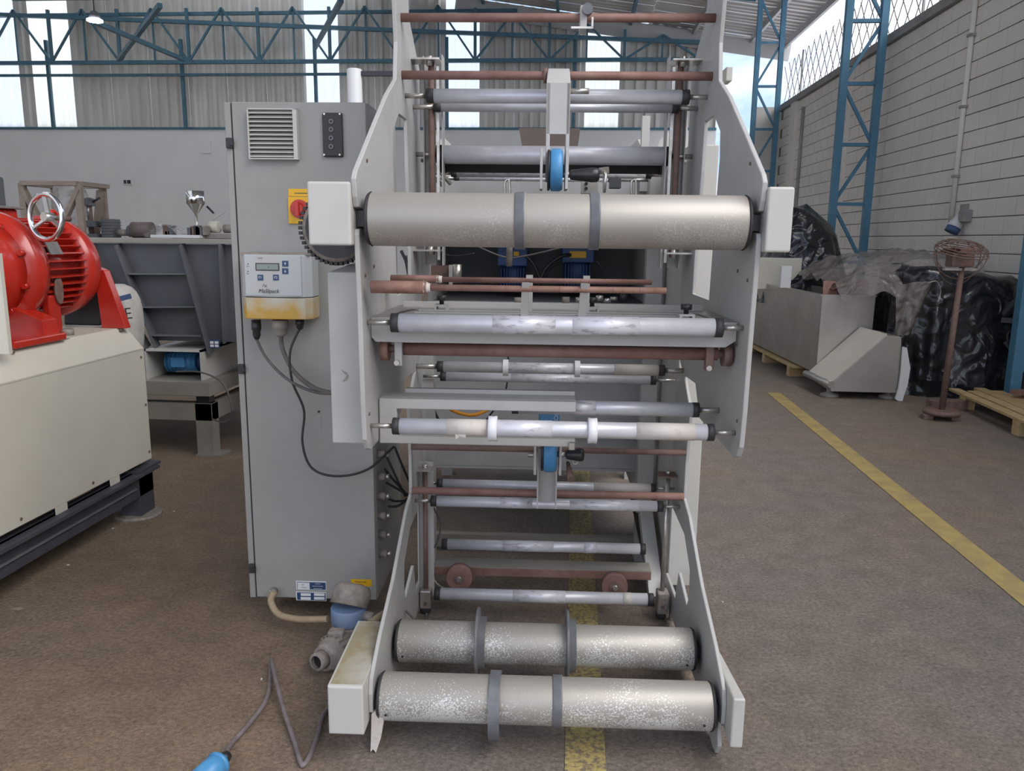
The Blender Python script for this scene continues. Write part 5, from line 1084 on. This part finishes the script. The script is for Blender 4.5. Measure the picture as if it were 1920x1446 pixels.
# plastic sheets
def tarp(name, cx, cy, hx, hy, H, seed, lab_, m='blackfilm', slope=(0, 0), fold=.09, base=0.0, flare=.12, ex=.55, peak=0.0, nu=110, kf=13):
    b = MB(); vs = []; fs = []; lv = [0, .15, .35, .6, .85, 1.0]; side = 16
    def sg(t, e_): return math.copysign(abs(t)**e_, t)
    rings = [(s_, 0) for s_ in lv[1:]] + [(1, (j+1)/side) for j in range(side)]
    for s_, d in rings:
        for k in range(nu):
            an = 2*PI*k/nu; cx_, cy_ = sg(math.cos(an), ex), sg(math.sin(an), ex)
            f1 = math.sin(an*kf+3*mnoise.noise(V((math.cos(an)*1.5, math.sin(an)*1.5, seed)))*3); f2 = mnoise.noise(V((math.cos(an)*4, math.sin(an)*4, seed+d*1.5)))
            r = s_*(1+flare*d) + fold*d**.6*(f1*.45+f2*.9)*(1 if s_ == 1 else 0)
            x, y = cx+hx*cx_*r, cy+hy*cy_*r
            top = H + slope[0]*(x-cx) + slope[1]*(y-cy) + peak*(1-s_) + .05*mnoise.noise(V((x*3, y*3, seed*2))) - .06*max(0, s_-.85)/.15
            vs.append((x, y, base + (top-base)*(1-d) if d else top))
    n = len(rings); vs.append((cx, cy, H+peak)); c = len(vs)-1
    for k in range(nu): fs.append((c, k, (k+1)%nu))
    for j in range(n-1):
        for k in range(nu): fs.append((j*nu+k, (j+1)*nu+k, (j+1)*nu+(k+1)%nu, j*nu+(k+1)%nu))
    b.add(vs, fs, True); o = obj(name, b, m)
    tag(o, lab_, 'tarpaulin'); return o
tarp('black_plastic_sheet', 3.05, 10.9, .38, .42, 1.78, 2, 'tall bundle wrapped in shiny black plastic behind the tank', flare=.75, fold=.14, peak=.22, slope=(-.4, 0), kf=9, base=.72, ex=.75)
tarp('black_plastic_sheet', 3.84, 8.45, .60, .48, 1.24, 5, 'big black plastic sheet draped over a machine beside the rusty fan', slope=(-.10, 0), flare=.10, fold=.15, kf=9)
tarp('black_plastic_sheet', 4.16, 8.65, .24, .38, .98, 9, 'lower black plastic hump between the big black sheet and the wall', slope=(-.35, 0), flare=.30, fold=.16, kf=8)
# clear sheet over the tank
b = MB(); vs = []; nx, ny = 46, 30
for j in range(ny+1):
    for i in range(nx+1):
        u_, v_ = i/nx, j/ny; x = 2.70 + u_*1.42 + .1*v_; y = 8.02 + v_*2.2
        z = 1.0 + .30*min(1, u_/.55) + .05*math.sin(u_*6) + .10*mnoise.noise(V((x*3.2, y*2.6, 1))) + .05*mnoise.noise(V((x*9, y*7, 4))) + .10*math.sin(min(1, v_*2.2)*PI/2)
        z -= .32*max(0, (.22-v_)/.22)**1.5*(.3+u_)
        vs.append((x, y, z))
b.add(vs, [(j*(nx+1)+i, j*(nx+1)+i+1, (j+1)*(nx+1)+i+1, (j+1)*(nx+1)+i) for j in range(ny) for i in range(nx)], True)
tag(obj('clear_plastic_sheet', b, 'clearfilm'), 'dusty clear plastic sheet crumpled over the stainless tank', 'tarpaulin')
b = MB(); vs = []; nx, ny = 8, 18      # its apron hanging in front
for j in range(ny+1):
    for i in range(nx+1):
        u_, v_ = i/nx, j/ny; vs.append((3.14+u_*(.34-.16*v_)+.04*v_, 7.98-.04*math.sin(u_*9+v_*2)+.02*v_, 1.10+.05*u_-v_*.52))
b.add(vs, [(j*(nx+1)+i, j*(nx+1)+i+1, (j+1)*(nx+1)+i+1, (j+1)*(nx+1)+i) for j in range(ny) for i in range(nx)], True)
tag(obj('clear_plastic_flap', b, 'clearfilm'), 'hanging flap of clear plastic beside the chute of the tank', 'tarpaulin')
b = MB(); pts = [(1692, 650), (1700, 652), (1706, 690), (1701, 722), (1694, 742), (1691, 757), (1683, 757), (1678, 748), (1684, 728), (1688, 700)]
b.prism([(at(a_, b_, y=7.69).x, max(at(a_, b_, y=7.69).z, .003)) for a_, b_ in pts], 'y', 7.68, 7.70)
tag(obj('white_foam_strip', b, 'paperw'), 'torn white foam strip hanging between the chute and the black plastic', 'foam')
# pedestal fan
f0 = at(1765, 775, z=.05); yf = f0.y
FA = thing('pedestal_fan', 'rusty pedestal fan with a bent wire cage in front of the black plastic', 'fan', (f0.x, yf, 0))
obj('base_disc', MB().prof((f0.x, yf, .045), (f0.x, yf, .085), [(0, .145), (.6, .15), (1, .13)], 36), 'rustd', FA)
for dx, dy in ((-.12, -.03), (.10, -.05), (.0, .12)): obj('base_foot', MB().box(f0.x+dx-.045, f0.x+dx+.035, yf+dy-.03, yf+dy+.03, 0, .045), 'rustd', FA, bev=.006)
ft = at(1805, 495, y=yf); obj('pole', MB().cyl((f0.x, yf, .08), ft, .026, .022, seg=16), 'rustd', FA)
hc = at(1802, 478, y=yf); 
obj('motor', MB().box(hc.x-.09, hc.x+.09, yf-.06, yf+.08, hc.z-.10, hc.z+.01), 'rustd', FA, bev=.012); obj('yoke', MB().box(hc.x-.13, hc.x+.13, yf-.02, yf+.02, hc.z-.13, hc.z-.11), 'steel', FA)
for k, (an, m_) in enumerate(((.2, 'rustd'), (1.6, 'rustl'), (3.3, 'rust'), (4.6, 'rustl'))):
    d = V((math.cos(an), math.sin(an)*.6, 0)); T_ = Mx.Translation(V((hc.x, yf, hc.z+.035)) + d*.10) @ Mx.Rotation(an, 4, 'Z') @ Mx.Rotation(.45, 4, 'X'); obj('fan_blade', MB(T_).box(-.075, .075, -.05, .05, -.003, .003), m_, FA, bev=.002)
for R_, dz_ in ((.208, .02), (.204, .04), (.192, .06), (.165, .08), (.12, .10)): obj('cage_ring', MB().torus((hc.x, yf, hc.z+dz_), (.08, -.25, 1), R_, .0045, 44, 6), 'rustd', FA)
for k in range(14):
    an = 2*PI*k/14; pts = [(hc.x+math.cos(an)*r_, yf+math.sin(an)*r_*.95, hc.z+z_+math.sin(an)*r_*.22) for r_, z_ in ((.03, .115), (.105, .105), (.18, .07), (.208, .03))]; obj('cage_wire', MB().tube(smooth_path(pts, 4), .003, 5), 'rustd', FA)
for k, (w_, dz_) in enumerate(((.22, -.22), (.20, -.17), (.18, -.27))):
    pts = [(hc.x+math.cos(PI*j/12)*w_, yf+.02*k, hc.z+.02+math.sin(PI*j/12)*dz_) for j in range(13)]; obj('cage_wire', MB().tube(pts, .004, 6), 'rustd', FA)
obj('loose_wire', MB().tube(smooth_path([(hc.x-.27, yf-.05, hc.z-.24), (hc.x-.2, yf-.06, hc.z-.22), (hc.x-.15, yf-.04, hc.z-.30), (hc.x-.16, yf-.04, hc.z-.40)], 5), .003, 5), 'steel', FA)
# pine pallet
PP = thing('pine_pallet', 'stack of pale pine planks on a pallet at the right edge', 'pallet', (3.95, 6.6, 0))
Tp = Mx.Translation((3.62, 7.7, 0)) @ Mx.Rotation(math.radians(-3), 4, 'Z')
ends = [0, -.12, .03, -.05, -.20, -.25, -.3, -.28]
for k in range(8):
    w_ = .105 + random.uniform(-.01, .012); xx = k*.118
    obj('deck_plank', MB(Tp @ Mx.Rotation(random.uniform(-.012, .012), 4, 'Z')).box(xx, xx+w_, -2.4+random.uniform(-.1, .1), ends[k], .115+.003*(k % 2), .14+.004*(k % 3)), 'wood', PP, bev=.003)
for yy in (-2.2, -1.35, -.35):
    for xx in (0, .42, .82): obj('block', MB(Tp).box(xx, xx+.1, yy, yy+.1, 0, .09), 'wood', PP, bev=.003)
    obj('stringer', MB(Tp).box(0, .92, yy, yy+.1, .09, .115), 'wood', PP)
for k in range(3): obj('deck_plank', MB(Mx.Translation((4.08+.12*k, 7.0+.05*k, .147)) @ Mx.Rotation(-.05, 4, 'Z')).box(0, .11, -1.6, .42, 0, .025), 'wood', PP, bev=.003)
o = obj('brown_offcut', MB(Mx.Translation(at(1912, 742, z=.16)) @ Mx.Rotation(.3, 4, 'Z')).box(-.06, .12, -.05, .05, .012, .05), 'rustl'); tag(o, 'small brown offcut lying on the pine planks at the right edge', 'offcut')
q = at(1745, 757, z=0); o = obj('timber_block', MB(Mx.Translation((q.x, 7.35, 0)) @ Mx.Rotation(.1, 4, 'Z')).box(-.14, .20, -.05, .05, 0, .09), 'rustd', bev=.004); tag(o, 'dark timber block on the floor behind the fan base', 'block')
# dark steel stuff at the foot of the nearest tower
t = thing('steel_bracket_stack', 'dark steel struts leaning by the nearest blue tower at the right edge', 'struts', (4.3, 7.9, 0))
for a_, b_ in (((1893, 575), (1935, 545)), ((1880, 600), (1935, 603)), ((1888, 640), (1930, 690)), ((1885, 590), (1912, 562))): obj('strut', MB().bar(at(*a_, y=7.9), at(*b_, y=7.7), .06, .05), 'navy', t)
obj('ring_tie', MB().torus(at(1905, 634, y=7.8), (.2, -1, .3), .09, .012, 24, 8), 'dark', t); obj('strut', MB().bar((4.42, 7.9, 0), (4.42, 7.9, 1.1), .06), 'navy', t)

# ================================================================== PLUG AND CABLE ON THE FLOOR
q = at(405, 1436, z=.035)
PL = thing('blue_plug', 'blue industrial plug lying on the floor at the bottom edge', 'plug', (q.x, q.y, 0))
dirv = V((-.25, -1, 0)).normalized(); q0 = V((q.x, q.y, .034))+dirv*-.03
obj('plug_body', MB().prof(q0, q0+dirv*.10, [(0, .018), (.1, .028), (.3, .034), (1, .034)], 32), 'bluep', PL); obj('plug_collar', MB().prof(q0+dirv*.014, q0+dirv*.028, [(0, .033), (.5, .037), (1, .033)], 32), 'bluep', PL); obj('plug_cap', MB().cyl(q0-dirv*.02, q0+dirv*.005, .014, .02), 'dark', PL)
g = lambda px, py, z=.009: at(px, py, z=z)
cable('plug_cable', [q0-dirv*.015, g(430, 1400), g(465, 1360), g(492, 1325), g(503, 1300), g(507, 1270), g(509, 1236, .03), g(514, 1262, .04), g(532, 1330, .03), g(552, 1390, .012), g(564, 1430), g(571, 1433), g(582, 1415), g(597, 1375), g(606, 1342), g(640, 1300), g(700, 1240)], .0075, 'cablep', 'dusty grey cable kinked on the floor, leading to the blue plug')
for i, (px, py) in enumerate(((34, 1142), (335, 893), (326, 960), (212, 992), (1355, 1130), (128, 1060), (490, 1275))):
    q = g(px, py, 0); s_ = .018 if i == 0 else .005; b = MB(Mx.Translation(q) @ Mx.Rotation(i*1.3, 4, 'Z')); b.prism([(-s_*1.3, -s_*.5), (s_*.4, -s_*.7), (s_*1.2, .1*s_), (.1*s_, s_*.6)], 'z', .001, .004)
    o = obj('litter_scrap', b, 'woodg' if i == 0 else 'paperw'); tag(o, 'dry leaf-like scrap on the floor at the left edge' if i == 0 else 'tiny pale litter scrap ' + ('', 'behind the foot disc of the cream machine', 'just beyond the foot disc of the cream machine', 'near the leg of the dark frame at the left', 'right of the stand in the open lane', 'left of the electrical cabinet, lowest on the left floor', 'beside the kinked dusty cable')[i], 'litter', None if i == 0 else 'pale litter scraps')
